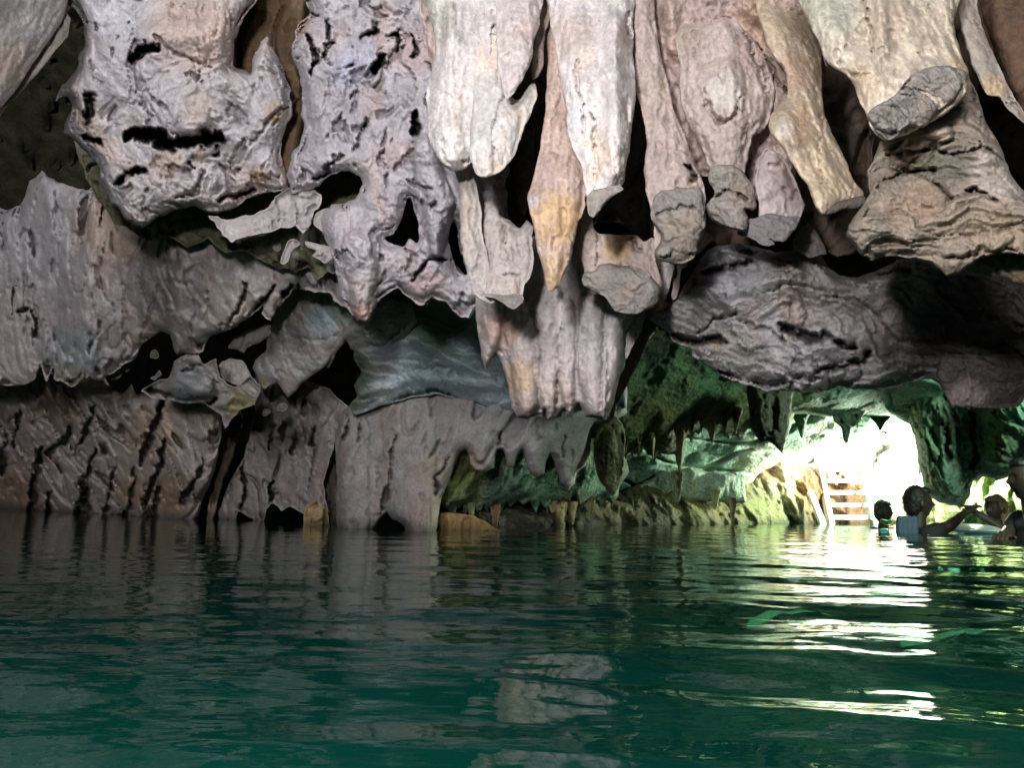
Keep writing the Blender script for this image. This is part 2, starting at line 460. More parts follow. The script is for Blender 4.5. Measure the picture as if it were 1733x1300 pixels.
# left middle wall
o = relief('rock_wall', [(-260, 250), (-30, 345), (15, 352), (35, 345), (50, 305), (72, 290), (98, 308), (150, 322), (170, 300), (215, 300), (330, 330), (480, 340), (600, 380), (640, 470), (600, 540),
        (560, 500), (500, 489), (470, 520), (458, 545), (440, 530), (452, 510), (420, 535), (395, 553), (360, 575), (342, 596), (300, 600), (291, 585), (284, 566), (268, 562), (240, 585), (225, 608), (205, 618), (165, 642), (150, 640),
        (118, 652), (96, 640), (90, 616), (84, 640), (76, 643), (66, 612), (58, 640), (40, 655), (10, 656), (-30, 640), (-260, 640)],
       [(0, 350, 4.2), (0, 640, 4.7), (300, 430, 3.4), (560, 400, 3.1), (560, 520, 3.2), (300, 600, 3.9)], R=32, tex='wall', amp=.8, step=2.6, col=(.46, .42, .42), seed=5, rough=4,
       blobs=[(60, 380, 110, (.47, .48, .50), .6), (180, 385, 70, (.44, .34, .26), .7), (360, 380, 60, (.44, .34, .27), .5), (130, 600, 50, 'blue', .5), (120, 640, 30, 'yel', .4), (400, 520, 50, (.40, .34, .24), .5), (250, 570, 40, 'tan', .5)],
       feats=[('cut', [(34, 530, 3), (50, 520, 4), (60, 530, 5), (62, 570, 6)], .16), ('cut', [(208, 485, 3), (212, 560, 4), (208, 605, 4)], .06), ('cut', [(268, 485, 3), (250, 530, 4), (238, 575, 4)], .09),
              ('cut', [(415, 480, 3), (410, 510, 5), (388, 548, 4)], .12), ('cut', [(350, 495, 2), (346, 550, 4)], .07), ('cut', [(463, 485, 3), (445, 515, 7), (420, 540, 6)], .16),
              ('cut', [(495, 485, 5), (482, 515, 8)], .25), ('cut', [(508, 482, 3), (508, 490, 4)], .1), ('ridge', [(310, 430, 26), (300, 600, 26)], .09), ('ridge', [(150, 430, 45), (140, 640, 30)], .10)])
tag(o, 'pale grey upper left cave wall with a row of pointed lobes hanging over a dark ledge', kind='structure')

# lower left wall, standing in the water
LW = [(-30, 880, 7.6), (0, 620, 5.7), (150, 870, 6.4), (150, 630, 4.9), (340, 880, 5.3), (340, 650, 4.4)]
o = relief('rock_wall', [(-260, 560), (-30, 590), (30, 600), (60, 625), (110, 620), (150, 640), (172, 632), (186, 652), (206, 668), (222, 650), (232, 668), (258, 664), (290, 668), (310, 650), (350, 660), (378, 672), (376, 700), (374, 740), (367, 790), (353, 820), (342, 850), (332, 885), (331, 925), (-30, 915), (-260, 900)],
       LW, R=26, T=.3, tex='wall', amp=.85, step=2.6, col=(.44, .395, .37), seed=8, rough=2.0, back=.8,
       blobs=[(110, 690, 45, (.38, .28, .19), .6), (255, 730, 50, (.42, .31, .21), .6), (225, 830, 40, (.46, .32, .19), .65), (20, 835, 70, (.40, .27, .17), .7), (290, 840, 40, (.38, .25, .14), .6), (320, 700, 40, (.33, .27, .24), .6)],
       feats=[('cut', [(277, 672, 3.8), (270, 700, 6.9), (250, 745, 8.0), (236, 790, 5.9)], .20), ('cut', [(281, 748, 3.8), (270, 790, 6.9), (246, 850, 4.8)], .22), ('cut', [(345, 775, 2.7), (335, 805, 5.9), (308, 850, 6.9)], .20),
              ('cut', [(164, 760, 3.8), (145, 810, 6.9), (130, 880, 8.0)], .22), ('cut', [(70, 760, 3.8), (60, 800, 8.0), (52, 870, 6.9)], .22), ('cut', [(105, 740, 3.8), (84, 775, 6.9)], .2), ('cut', [(163, 690, 3.8), (148, 725, 6.9), (135, 750, 4.8)], .2),
              ('cut', [(228, 795, 3.8), (225, 830, 5.9), (212, 880, 5.9)], .18), ('cut', [(118, 725, 3.8), (110, 750, 8.0)], .2), ('cut', [(192, 790, 3.8), (180, 860, 5.9)], .15), ('cut', [(148, 830, 5.9), (143, 868, 9.0)], .25),
              ('cut', [(268, 825, 3.8), (262, 870, 6.9)], .2), ('cut', [(35, 700, 2.7), (20, 755, 4.8)], .15), ('cut', [(8, 740, 3.8), (3, 800, 4.8)], .15), ('cut', [(82, 835, 6.9), (80, 870, 8.0)], .25), ('cut', [(178, 745, 4.8), (175, 765, 4.8)], .12)])
tag(o, 'brownish lower left cave wall split by slanting cracks and standing in the water', kind='structure')

o = relief('rock_pillar', [(430, 640), (505, 640), (560, 660), (600, 700), (572, 722), (562, 760), (553, 792), (548, 820), (552, 845), (560, 880), (568, 925), (538, 925), (520, 875), (490, 858), (478, 866), (462, 850), (452, 862), (442, 905), (430, 915), (428, 880), (402, 866), (398, 915), (368, 915), (370, 870), (384, 825), (412, 775), (428, 715)],
       [(380, 900, 5.6), (430, 680, 5.0), (560, 880, 4.9), (560, 690, 4.6)], R=14, tex='wall', amp=.8, step=2.4, col=(.30, .275, .265), seed=11, rough=2.4, smooth=False, back=.5,
       blobs=[(545, 880, 30, (.34, .24, .12), .8)],
       feats=[('cut', [(412, 780, 3), (415, 830, 5), (402, 868, 4)], .2), ('cut', [(464, 810, 3), (455, 855, 6)], .3), ('cut', [(480, 720, 5), (478, 745, 5)], .2), ('cut', [(500, 745, 4), (495, 770, 4)], .2), ('cut', [(460, 735, 3), (455, 760, 4)], .2), ('cut', [(528, 720, 3), (526, 750, 4)], .15)])
tag(o, 'dark grey ragged rock pillar between two black clefts at the left waterline', 'rock')

# middle back wall, standing in the water, ragged on its right lower edge
mw = [(600, 680), (640, 674), (700, 662), (735, 655), (800, 664), (870, 668), (1060, 640), (1062, 700), (1030, 716), (1004, 716), (1000, 745), (1000, 765), (990, 788), (975, 800), (972, 822), (962, 830), (948, 818), (942, 795), (934, 772), (926, 782), (922, 802), (908, 808), (897, 800), (888, 782), (882, 764), (875, 776), (868, 794), (857, 790),
      (850, 762), (842, 762), (836, 792), (822, 800), (806, 798), (796, 786), (790, 762), (778, 768), (768, 790), (760, 815), (748, 842), (744, 870), (740, 900), (738, 935), (690, 935), (684, 890), (665, 880), (655, 868), (640, 884), (628, 905), (620, 935), (566, 935), (572, 900), (568, 850), (570, 790), (568, 740), (572, 705)]
o = relief('rock_wall', mw, [(570, 900, 4.5), (740, 900, 4.15), (600, 690, 4.3), (900, 680, 4.2), (1000, 780, 4.7), (800, 780, 4.2)], R=16, T=.14, tex='wall', amp=.34, step=2.6, col=(.30, .28, .275), seed=13, rough=1.8, back=.35, fade=10,
       blobs=[(730, 800, 40, (.30, .23, .18), .6), (725, 870, 40, (.29, .21, .17), .6), (830, 690, 80, (.24, .24, .25), .5), (790, 780, 30, (.30, .24, .13), .5)],
       feats=[('cut', [(668, 735, 2), (660, 800, 4), (655, 840, 5), (645, 880, 5)], .10), ('cut', [(640, 780, 1.5), (636, 840, 3)], .06), ('cut', [(590, 700, 3), (582, 745, 5)], .12), ('cut', [(612, 712, 2), (605, 745, 4)], .10), ('cut', [(738, 680, 2), (730, 700, 3)], .06),
              ('cut', [(905, 748, 2), (918, 740, 3)], .05), ('cut', [(956, 735, 2), (950, 775, 3)], .06), ('cut', [(765, 772, 3), (742, 800, 4), (738, 835, 3)], .10), ('cut', [(850, 735, 3), (842, 760, 4)], .1), ('lobe', [(690, 700, 46), (700, 900, 40)], .06), ('lobe', [(600, 720, 26), (600, 900, 26)], .05)])
tag(o, 'smooth dark grey middle cave wall reaching the water under the pale hanging curtain', kind='structure')

# blue grey smooth ceiling vault between
o = relief('cave_ceiling', [(600, 470), (1050, 470), (1060, 690), (870, 700), (800, 678), (740, 668), (700, 674), (660, 684), (622, 696), (598, 706), (590, 690), (604, 668), (600, 650), (612, 630), (596, 610), (600, 560)],
       [(600, 690, 4.1), (860, 670, 4.1), (620, 520, 3.6), (860, 520, 3.4)], R=14, tex='broken', amp=.42, step=2.4, mat=M['broken_rock'], col=(.42, .52, .56), seed=17, rough=2.5, back=.5,
       blobs=[(740, 600, 120, (.38, .50, .53), .7), (630, 600, 50, (.42, .38, .39), .6), (740, 555, 60, (.06, .14, .07), .7), (596, 690, 22, (.08, .10, .07), .8), (600, 660, 60, (.10, .12, .07), .8), (560, 620, 90, (.035, .05, .025), .95)],  # the dark green blob paints the shadow of the upper mass
       feats=[('cut', [(770, 672, 4), (730, 662, 7), (690, 672, 7), (655, 684, 4)], .12), ('cut', [(700, 628, 2), (735, 618, 3), (760, 624, 2)], .04), ('cut', [(768, 630, 3), (762, 640, 3)], .06), ('ridge', [(850, 655, 12), (700, 640, 14), (610, 670, 10)], .04)])
tag(o, 'smooth blue grey vault of cave ceiling behind the pale curtain', kind='structure')

# second layer formations, middle left
o = relief('hanging_rock', [(472, 478), (520, 470), (566, 470), (600, 480), (640, 500), (610, 545), (598, 562), (575, 585), (562, 600), (548, 622), (528, 636), (514, 646), (503, 660), (488, 674), (480, 662), (470, 648), (455, 652), (446, 660), (436, 648), (428, 625), (432, 608), (448, 596), (452, 572), (460, 548), (466, 520)],
       [(450, 600, 4.1), (560, 480, 3.6), (600, 600, 3.8)], R=20, tex='smooth', amp=.9, step=2.4, col=(.33, .32, .315), seed=19, rough=1.6, back=.3,
       blobs=[(505, 515, 38, (.42, .34, .29), .8), (545, 540, 34, (.38, .46, .50), .9), (590, 520, 34, (.28, .40, .34), .9), (440, 650, 20, 'yel', .5)],
       feats=[('cut', [(465, 633, 2), (482, 632, 3)], .06), ('cut', [(480, 565, 2), (480, 600, 3)], .02), ('ridge', [(510, 500, 26), (500, 560, 30)], .06), ('cut', [(500, 572, 2), (540, 575, 3), (570, 565, 2)], .04)])
tag(o, 'smooth grey rock lobe with a pale blue patch, tapering to a blunt tip', 'rock')
o = relief('hanging_rock', [(600, 520), (650, 500), (700, 520), (706, 545), (690, 566), (670, 588), (650, 600), (640, 592), (634, 604), (622, 600), (612, 604), (606, 594), (594, 590), (586, 574), (570, 596), (560, 622), (553, 624), (556, 604), (566, 584), (582, 566)],
       [(560, 620, 4.0), (640, 520, 3.4), (700, 560, 3.6)], R=16, tex='smooth', amp=.9, step=2.4, col=(.30, .295, .29), seed=23, rough=1.8, back=.25, feats=[('cut', [(690, 548, 2), (650, 590, 4)], .06)])
tag(o, 'grey scalloped rock leaf hanging behind the pitted formation, narrow finger on its left', 'rock')
o = relief('rock_ledge', [(384, 590), (395, 570), (420, 558), (450, 548), (464, 550), (456, 568), (440, 580), (420, 588), (412, 598), (402, 592)], 4.0, R=10, tex='wall', amp=.5, step=2.2, col=(.31, .305, .29), seed=29, rough=1.5, back=.2)
tag(o, 'small flat grey ledge of rock slanting above the rounded boulder', 'rock')
o = relief('rounded_boulder', [(368, 622), (376, 610), (392, 606), (412, 612), (424, 628), (424, 642), (408, 652), (388, 648), (370, 640)], 4.0, R=26, tex='smooth', amp=1.1, step=2.0, col=(.36, .355, .355), seed=33, smooth=True, rough=3, soften=5, back=.25)
tag(o, 'smooth rounded pale boulder wedged on the dark ledge', 'boulder')
# the broken shelf between the upper and the lower left wall
o = relief('rock_ledge', [(240, 664), (262, 648), (284, 640), (296, 612), (312, 598), (334, 602), (346, 614), (364, 606), (372, 640), (398, 652), (424, 638), (440, 655), (432, 688), (408, 694), (390, 712), (380, 730), (374, 700), (340, 684), (300, 680), (264, 676)],
       [(250, 665, 4.3), (330, 620, 3.9), (420, 660, 3.8)], R=12, tex='spongy', amp=.95, step=2.4, col=(.38, .36, .34), seed=37, rough=3.0, back=.4,
       blobs=[(320, 650, 40, (.33, .35, .36), .8), (100, 665, 50, (.30, .25, .18), .6), (410, 690, 30, (.30, .27, .12), .8)],
       feats=[('lobe', [(305, 655, 22), (345, 655, 20)], .14), ('lobe', [(145, 660, 22), (150, 670, 20)], .10), ('cut', [(250, 660, 5), (290, 672, 6)], .15), ('cut', [(360, 675, 5), (350, 690, 6)], .2), ('cut', [(310, 625, 3), (340, 622, 4)], .1)])
tag(o, 'knobbly broken rock ledge running between the upper and lower left walls', 'rock')
o = relief('small_stalactite', [(262, 636), (270, 626), (274, 634), (262, 644), (254, 640)], 4.3, R=5, step=1.6, tex='smooth', col='grey', seed=2, rough=.5, back=.05)
tag(o, 'tiny pale knob of rock in the dark hollow left of the boulder', 'rock')

# the pitted mass on the upper left
C = [(104, -80), (112, -20), (112, 8), (126, 16), (142, 42), (140, 72), (131, 112), (106, 148), (92, 172), (117, 164), (124, 186), (106, 214), (108, 228), (122, 236), (145, 260), (168, 282), (174, 312), (188, 342), (214, 368), (240, 386), (262, 376), (300, 358), (326, 346), (346, 356), (372, 360), (396, 350), (420, 335), (446, 326), (470, 322), (492, 316), (486, 300), (478, 262), (476, 236),
     (492, 190), (492, 150), (480, 124), (470, 92), (452, 62), (440, 66), (430, 96), (425, 126), (396, 112), (394, 70), (410, 34), (434, -2), (440, -80)]
o = relief('pitted_rock', C, [(110, 0, 2.25), (430, 0, 2.3), (300, 200, 2.35), (250, 380, 2.65), (490, 300, 2.6), (110, 220, 2.5)], R=26, T=.13, tex='spongy', amp=.9, step=2.2, col=(.47, .44, .455), seed=41, rough=3.6, back=.35, mat=M['rock'],
       blobs=[(330, 50, 95, (.52, .40, .33), .7), (280, 275, 30, (.48, .36, .27), .6), (330, 180, 40, (.45, .37, .28), .5), (440, 300, 26, (.38, .24, .12), .6), (465, 190, 22, (.42, .32, .2), .6), (250, 150, 100, (.46, .43, .46), .5), (200, 20, 60, (.44, .46, .50), .6)],
       feats=[('cut', [(214, 232, 7), (244, 226, 16), (268, 226, 19), (284, 242, 13)], .45), ('cut', [(288, 244, 9), (322, 243, 13), (352, 234, 15), (370, 234, 10)], .45), ('cut', [(222, 102, 5), (246, 80, 10), (268, 80, 6)], .22), ('cut', [(152, 165, 9), (150, 205, 8)], .2), ('cut', [(146, 232, 5), (170, 240, 6)], .2), ('cut', [(200, 312, 7), (215, 293, 8), (244, 292, 6)], .2), ('ridge', [(250, 60, 30), (360, 60, 40)], .05), ('cut', [(430, 318, 5), (400, 330, 7), (372, 340, 4)], .12), ('cut', [(345, 290, 5), (330, 325, 6), (300, 335, 4)], .08), ('cut', [(262, 60, 3), (300, 90, 4), (352, 108, 4)], .05), ('lobe', [(320, 212, 18), (345, 205, 14)], .06),
              ('cut', [(425, 240, 3), (455, 205, 5), (486, 180, 4)], .07), ('cut', [(218, 118, 2), (222, 160, 2)], .03), ('cut', [(370, 250, 4), (362, 262, 5)], .1), ('cut', [(322, 130, 6), (328, 132, 6)], .05), ('cut', [(330, 285, 4), (322, 275, 6)], .1)])
tag(o, 'large pitted grey rock mass at upper left with a wide dark slot through it', 'rock')

o = relief('rock_rib', [(-260, -80), (118, -80), (114, 4), (103, 40), (80, 74), (54, 112), (30, 150), (0, 184), (-60, 240), (-260, 260)], [(0, 0, 2.0), (110, 0, 2.2), (0, 180, 2.15)], R=34, tex='smooth', amp=1.1, step=2.6, col=(.47, .435, .43), seed=43, rough=1.5, back=.3,
       blobs=[(20, 110, 60, (.46, .38, .32), .5), (40, 20, 60, (.5, .5, .52), .5)], feats=[('cut', [(95, 25, 2), (60, 80, 3), (30, 130, 3)], .02)])
tag(o, 'smooth pale rock rib slanting out of the top left corner', 'rock')
o = relief('rock_rib', [(108, 10), (120, 30), (114, 62), (92, 88), (66, 120), (34, 158), (0, 196), (-40, 230), (-40, 205), (10, 168), (50, 112), (82, 66), (100, 34)], [(110, 20, 2.3), (0, 190, 2.3)], R=9, tex='smooth', amp=.8, step=2.2, col=(.40, .36, .33), seed=44, rough=1.2, back=.2)
tag(o, 'thin second rock rib along the lower side of the corner rib', 'rock')
# crevice filling between the two pitted masses
o = relief('rock_rib', [(405, -80), (520, -80), (515, 40), (500, 100), (512, 170), (506, 240), (492, 300), (470, 320), (462, 260), (474, 200), (470, 130), (440, 130), (400, 120), (396, 60)], 2.75, R=14, tex='wall', amp=.5, step=3, col=(.22, .15, .09), seed=45, rough=2, back=.3)
tag(o, 'brown stained rock set back in the cleft between the two pitted masses', 'rock')

o = relief('rock_tongue', [(350, 362), (362, 362), (376, 370), (400, 372), (430, 364), (452, 354), (468, 338), (486, 318), (520, 312), (545, 330), (540, 350), (528, 362), (530, 382), (510, 394), (498, 380), (482, 386), (452, 390), (422, 396), (404, 404), (391, 413), (380, 400), (372, 384)],
       2.7, R=9, tex='spongy', amp=.5, step=2.2, col=(.42, .39, .385), seed=47, rough=3.8, back=.12)
tag(o, 'narrow pitted tongue of rock under the upper left mass', 'rock')
for k, (pl, lb) in enumerate([([(475, 440), (488, 408), (500, 405), (508, 414), (494, 424), (488, 442), (478, 447)], 'small bent knob of rock below the tongue'),
              ([(518, 408), (540, 412), (560, 418), (568, 436), (552, 446), (540, 438), (528, 432), (534, 424), (520, 418)], 'small forked knob of rock beside the pitted column'),
              ([(536, 360), (560, 352), (566, 375), (562, 398), (545, 392), (530, 380)], 'small rounded lump of rock left of the pitted column')]):
    o = relief('small_rock', pl, 2.72, R=6, tex='spongy', amp=.3, step=1.8, col=(.36, .335, .32), seed=50 + k, rough=1.2, back=.06, smooth=True); tag(o, lb, 'rock')

E = [(506, -80), (512, -10), (522, 24), (500, 52), (492, 92), (506, 130), (512, 176), (512, 226), (498, 262), (484, 292), (490, 330), (508, 326), (542, 318), (562, 298), (588, 288), (606, 296), (616, 310), (604, 336), (582, 344), (560, 346), (546, 362), (544, 392), (560, 414), (566, 440), (570, 470), (578, 500), (594, 520), (604, 540), (618, 550), (630, 540), (640, 514), (655, 496), (676, 486), (694, 500), (708, 516), (720, 518), (732, 506), (752, 512), (764, 528), (778, 540), (796, 536), (806, 520), (840, 500), (860, 400), (860, -80)]
o = relief('pitted_column', E, [(510, 0, 2.35), (860, 0, 2.35), (500, 300, 2.6), (620, 540, 2.7), (800, 530, 2.6), (700, 250, 2.35)], R=26, T=.12, tex='spongy', amp=1.0, step=2.2, col=(.45, .42, .445), seed=53, rough=3.8, back=.3,
       holes=[[(650, 402), (668, 394), (682, 366), (690, 334), (702, 352), (710, 388), (706, 410), (694, 404), (686, 417), (668, 412)], [(766, 372), (777, 400), (784, 440), (790, 468), (778, 462), (768, 440), (762, 410)]],
       blobs=[(600, 110, 60, (.42, .44, .56), .7), (700, 80, 50, (.50, .37, .35), .6), (615, 530, 24, (.46, .31, .25), .8), (720, 490, 40, (.47, .36, .37), .7), (670, 260, 30, (.5, .37, .37), .5), (510, 40, 26, (.42, .28, .2), .6), (570, 200, 60, (.42, .38, .42), .5)],
       feats=[('cut', [(702, 195, 8), (704, 225, 8)], .25), ('cut', [(636, 116, 8), (650, 98, 9)], .22), ('cut', [(520, 60, 5), (535, 95, 6), (525, 120, 5)], .14), ('cut', [(555, 40, 4), (560, 70, 4), (548, 95, 4)], .1), ('cut', [(615, 60, 6), (635, 52, 6)], .12), ('cut', [(655, 60, 4), (675, 50, 5), (672, 85, 4)], .12), ('cut', [(700, 60, 3), (706, 85, 4), (695, 95, 4)], .12),
              ('cut', [(620, 205, 4), (600, 250, 5)], .08), ('cut', [(575, 260, 5), (555, 290, 6), (535, 305, 5)], .10), ('cut', [(700, 470, 5), (725, 440, 4), (765, 440, 3)], .1), ('cut', [(660, 405, 4), (700, 430, 5), (688, 460, 4)], .09),
              ('lobe', [(715, 250, 24), (740, 340, 30), (738, 430, 10)], .10), ('lobe', [(610, 420, 34), (617, 540, 18)], .09), ('cut', [(520, 0, 5), (515, 20, 7), (535, 25, 5)], .12), ('cut', [(668, 285, 3), (700, 262, 4), (700, 240, 3)], .07)])
tag(o, 'broad pitted grey column full of holes left of the pale stalactites, drooping to a point', 'rock')
o = relief('hanging_rock', [(640, 420), (760, 430), (790, 470), (806, 500), (806, 520), (796, 537), (778, 540), (764, 528), (752, 512), (732, 508), (722, 518), (706, 514), (690, 498), (670, 486), (640, 500), (610, 480)], 2.78, R=14, tex='spongy', amp=.6, step=2.4, col=(.43, .37, .385), seed=57, rough=2.2, back=.2)
tag(o, 'pinkish scalloped skirt of rock behind the lower end of the pitted column', 'rock')

for k, (pl, yy, cc, lb) in enumerate([
    ([(380, 700), (402, 690), (412, 705), (404, 740), (394, 775), (378, 810), (366, 850), (358, 905), (346, 905), (350, 860), (362, 815), (374, 760)], 5.5, (.20, .18, .13), 'thin leaning fin of rock in the first dark cleft of the lower left wall'),
    ([(556, 715), (578, 712), (574, 760), (570, 820), (574, 905), (556, 905), (552, 850), (548, 800)], 5.2, (.17, .15, .12), 'dark fin of rock in the narrow cleft left of the smooth middle wall'),
    ([(520, 860), (540, 850), (556, 862), (562, 905), (512, 905)], 4.7, (.34, .27, .14), 'small yellowish rock foot at the waterline in front of the narrow cleft')]):
    o = relief('rock_fin', pl, yy, R=9, tex='wall', amp=.7, step=2.4, col=cc, seed=210 + k, rough=3, back=.15); tag(o, lb, 'rock')

for k, (x, y, r, yy) in enumerate([(196, 632, 9, 4.5), (214, 622, 7, 4.45), (262, 600, 8, 4.3), (478, 690, 9, 4.2), (452, 700, 7, 4.3), (500, 430, 9, 2.9), (470, 420, 7, 2.95), (560, 455, 8, 2.9)]):
    o = relief('small_rock', [(x - r, y), (x - r * .5, y - r * .9), (x + r * .6, y - r * .8), (x + r * 1.1, y + r * .1), (x + r * .3, y + r * .9), (x - r * .7, y + r * .7)], yy, R=r, tex='spongy', amp=.4, step=1.8, col=(.30, .29, .26), seed=230 + k, rough=3, back=.06, smooth=True)
    tag(o, 'small knob of rock showing in the dark hollows of the left wall', 'rock', 'small knobs of rock in the dark hollows of the left wall')

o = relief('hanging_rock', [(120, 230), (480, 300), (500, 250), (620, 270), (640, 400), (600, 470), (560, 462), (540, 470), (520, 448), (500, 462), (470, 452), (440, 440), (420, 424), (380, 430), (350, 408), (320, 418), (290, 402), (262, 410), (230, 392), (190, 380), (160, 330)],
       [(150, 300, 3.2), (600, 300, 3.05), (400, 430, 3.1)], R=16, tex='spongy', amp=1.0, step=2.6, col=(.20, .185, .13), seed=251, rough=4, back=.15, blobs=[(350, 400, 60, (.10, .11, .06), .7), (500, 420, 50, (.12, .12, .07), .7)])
tag(o, 'dim olive pitted rock in the shade directly under the upper left mass', 'rock')
# =================================================================== stalactites
def stal(name, label, poly, Y, cat='stalactite', **k):
    d = dict(R=30, tex='smooth', amp=1.0, step=2.4, col='lav', rough=2.0, back=.18, smooth=True, soften=3.0)
    d.update(k); o = relief(name, poly, Y, **d); tag(o, label, cat); return o
def face(parent, poly, Y, seed, col=(.27, .245, .22), **k):
    d = dict(R=12, tex='broken', amp=.55, step=2.2, col=col, rough=3.2, back=.05, seed=seed, mat=M['broken_rock'], smooth=True)
    d.update(k); return relief('broken_face', poly, Y, parent=parent, **d)

# pinkish plate of flowstone behind the right hand stalactites
o = relief('flowstone', [(1040, -80), (1420, -80), (1410, 60), (1400, 140), (1345, 250), (1350, 330), (1300, 345), (1260, 330), (1200, 300), (1150, 300), (1090, 200), (1060, 100)],
       [(1040, 0, 2.1), (1400, 0, 1.95), (1200, 300, 2.25)], R=26, tex='smooth', amp=1.6, step=2.6, col=(.44, .335, .30), seed=61, rough=2, back=.25, mat=M['wet_rock'],
       blobs=[(1290, 40, 60, (.48, .34, .23), .7), (1190, 60, 50, (.38, .28, .26), .7), (1350, 130, 40, (.5, .40, .3), .5), (1100, 40, 50, (.48, .38, .30), .5)],
       feats=[('cut', [(1265, 60, 2), (1300, 95, 4), (1312, 120, 3)], .06), ('cut', [(1285, 80, 3), (1310, 130, 5), (1335, 160, 4)], .06), ('cut', [(1170, 40, 4), (1178, 55, 5)], .05), ('cut', [(1300, 130, 5), (1306, 155, 6)], .10), ('ridge', [(1270, 10, 22), (1360, 90, 18)], .04), ('ridge', [(1130, 0, 18), (1140, 80, 18)], .04)])
tag(o, 'pinkish brown wall of flowstone joining the right hand stalactites', 'flowstone')

o = relief('flowstone', [(690, -80), (1100, -80), (1094, 60), (1084, 190), (1060, 200), (960, 190), (934, 160), (926, 110), (904, 96), (880, 130), (850, 180), (800, 200), (740, 160)],
       [(700, 0, 2.05), (1080, 0, 2.04), (900, 180, 2.2)], R=20, tex='smooth', amp=1.5, step=3, col=(.46, .37, .33), seed=62, rough=3, back=.25, mat=M['wet_rock'])
tag(o, 'pinkish flowstone filling the roots between the big pale stalactites', 'flowstone')
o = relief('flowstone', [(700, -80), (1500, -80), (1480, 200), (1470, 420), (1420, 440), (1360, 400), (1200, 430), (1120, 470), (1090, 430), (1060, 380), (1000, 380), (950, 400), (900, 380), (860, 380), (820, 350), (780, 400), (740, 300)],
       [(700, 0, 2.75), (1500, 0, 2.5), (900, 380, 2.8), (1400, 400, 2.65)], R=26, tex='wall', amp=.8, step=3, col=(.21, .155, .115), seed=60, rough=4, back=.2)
tag(o, 'brown fluted rock in the shade behind the whole row of stalactites', 'flowstone')
# big pale pair on the left
a = stal('stalactite', 'biggest pale stalactite, blunt double ended, left of the central one', [(700, -90), (880, -90), (872, 40), (860, 120), (846, 200), (848, 262), (838, 270), (806, 262), (797, 276), (784, 286), (764, 288), (748, 277), (733, 252), (724, 222), (722, 180), (726, 130), (736, 70), (722, 10)], [(720, 0, 2.0), (860, 0, 2.0), (780, 270, 1.98)],
         R=46, amp=1.1, seed=63, col='white', back=.25, blobs=[(735, 30, 40, (.42, .43, .37), .7), (800, 200, 40, (.55, .50, .47), .5)], feats=[('cut', [(783, 275, 3), (790, 276, 3)], .05), ('ridge', [(760, 20, 18), (765, 270, 20)], .03), ('cut', [(835, 40, 3), (836, 110, 3), (828, 150, 2)], .05)])
a = stal('stalactite', 'pale stalactite with rounded tip and a raised arm on its right side', [(800, 60), (850, 60), (862, 150), (880, 170), (894, 145), (906, 142), (908, 165), (900, 190), (886, 220), (876, 250), (862, 274), (848, 292), (828, 300), (808, 294), (799, 278), (796, 240), (800, 160)], [(850, 60, 1.98), (830, 290, 1.9)],
         R=30, seed=64, col=(.57, .545, .52), blobs=[(870, 190, 22, (.5, .44, .38), .6)], feats=[('cut', [(838, 190, 2), (832, 240, 3), (828, 265, 2)], .03), ('cut', [(852, 165, 3), (838, 210, 3)], .03)])
a = stal('stalactite', 'short pale stalactite with pinkish edge above the dark hollow', [(842, -90), (922, -90), (916, 10), (906, 60), (900, 100), (886, 135), (872, 158), (858, 166), (848, 145), (842, 110), (840, 40)], [(880, 0, 1.92), (858, 160, 1.86)], R=26, seed=65, col=(.54, .49, .47), blobs=[(895, 50, 24, (.46, .36, .33), .7)])
a = stal('small_stalactite', 'little pinkish stalactite hanging in the cleft right of the short pale one', [(905, -60), (935, -60), (930, 20), (922, 60), (920, 95), (912, 128), (902, 134), (897, 118), (900, 80), (908, 30)], 2.02, R=11, seed=66, col='pink', step=2)
# behind: brown dim stalactites in the hollow
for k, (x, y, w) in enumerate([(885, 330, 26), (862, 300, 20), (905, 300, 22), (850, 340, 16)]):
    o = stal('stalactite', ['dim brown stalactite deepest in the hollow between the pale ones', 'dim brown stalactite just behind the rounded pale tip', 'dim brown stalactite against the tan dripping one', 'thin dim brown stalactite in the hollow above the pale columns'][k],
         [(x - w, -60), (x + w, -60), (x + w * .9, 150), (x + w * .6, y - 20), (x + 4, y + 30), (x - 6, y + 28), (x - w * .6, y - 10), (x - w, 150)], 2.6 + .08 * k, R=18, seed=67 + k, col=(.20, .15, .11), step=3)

# central big one, its tan neighbour
g = stal('stalactite', 'long pale central stalactite with a small broken grey tip', [(925, -90), (1068, -90), (1072, 30), (1072, 100), (1075, 150), (1070, 210), (1064, 256), (1058, 300), (1046, 322), (1022, 346), (1006, 366), (996, 362), (992, 335), (986, 296), (974, 262), (962, 222), (952, 160), (944, 100), (930, 30)], [(940, 0, 1.95), (1060, 0, 1.95), (1020, 340, 1.82)],
         R=42, amp=1.0, seed=71, col='white', back=.25, blobs=[(960, 60, 50, (.50, .42, .38), .8), (975, 200, 26, (.55, .56, .6), .6), (1060, 60, 26, (.44, .36, .36), .6), (985, 290, 20, (.46, .40, .36), .6)],
         feats=[('cut', [(1000, 190, 2), (1010, 260, 4), (1004, 340, 3)], .035), ('ridge', [(1040, 40, 26), (1045, 290, 20)], .06), ('cut', [(975, 100, 2), (985, 170, 4), (990, 250, 2)], .03), ('cut', [(1063, 20, 5), (1068, 60, 5)], .04)])
face(g, [(998, 362), (992, 345), (1002, 324), (1024, 316), (1050, 314), (1054, 322), (1038, 333), (1022, 350), (1008, 367)], 1.79, 72, step=1.8, R=7, T=.012, amp=.28)
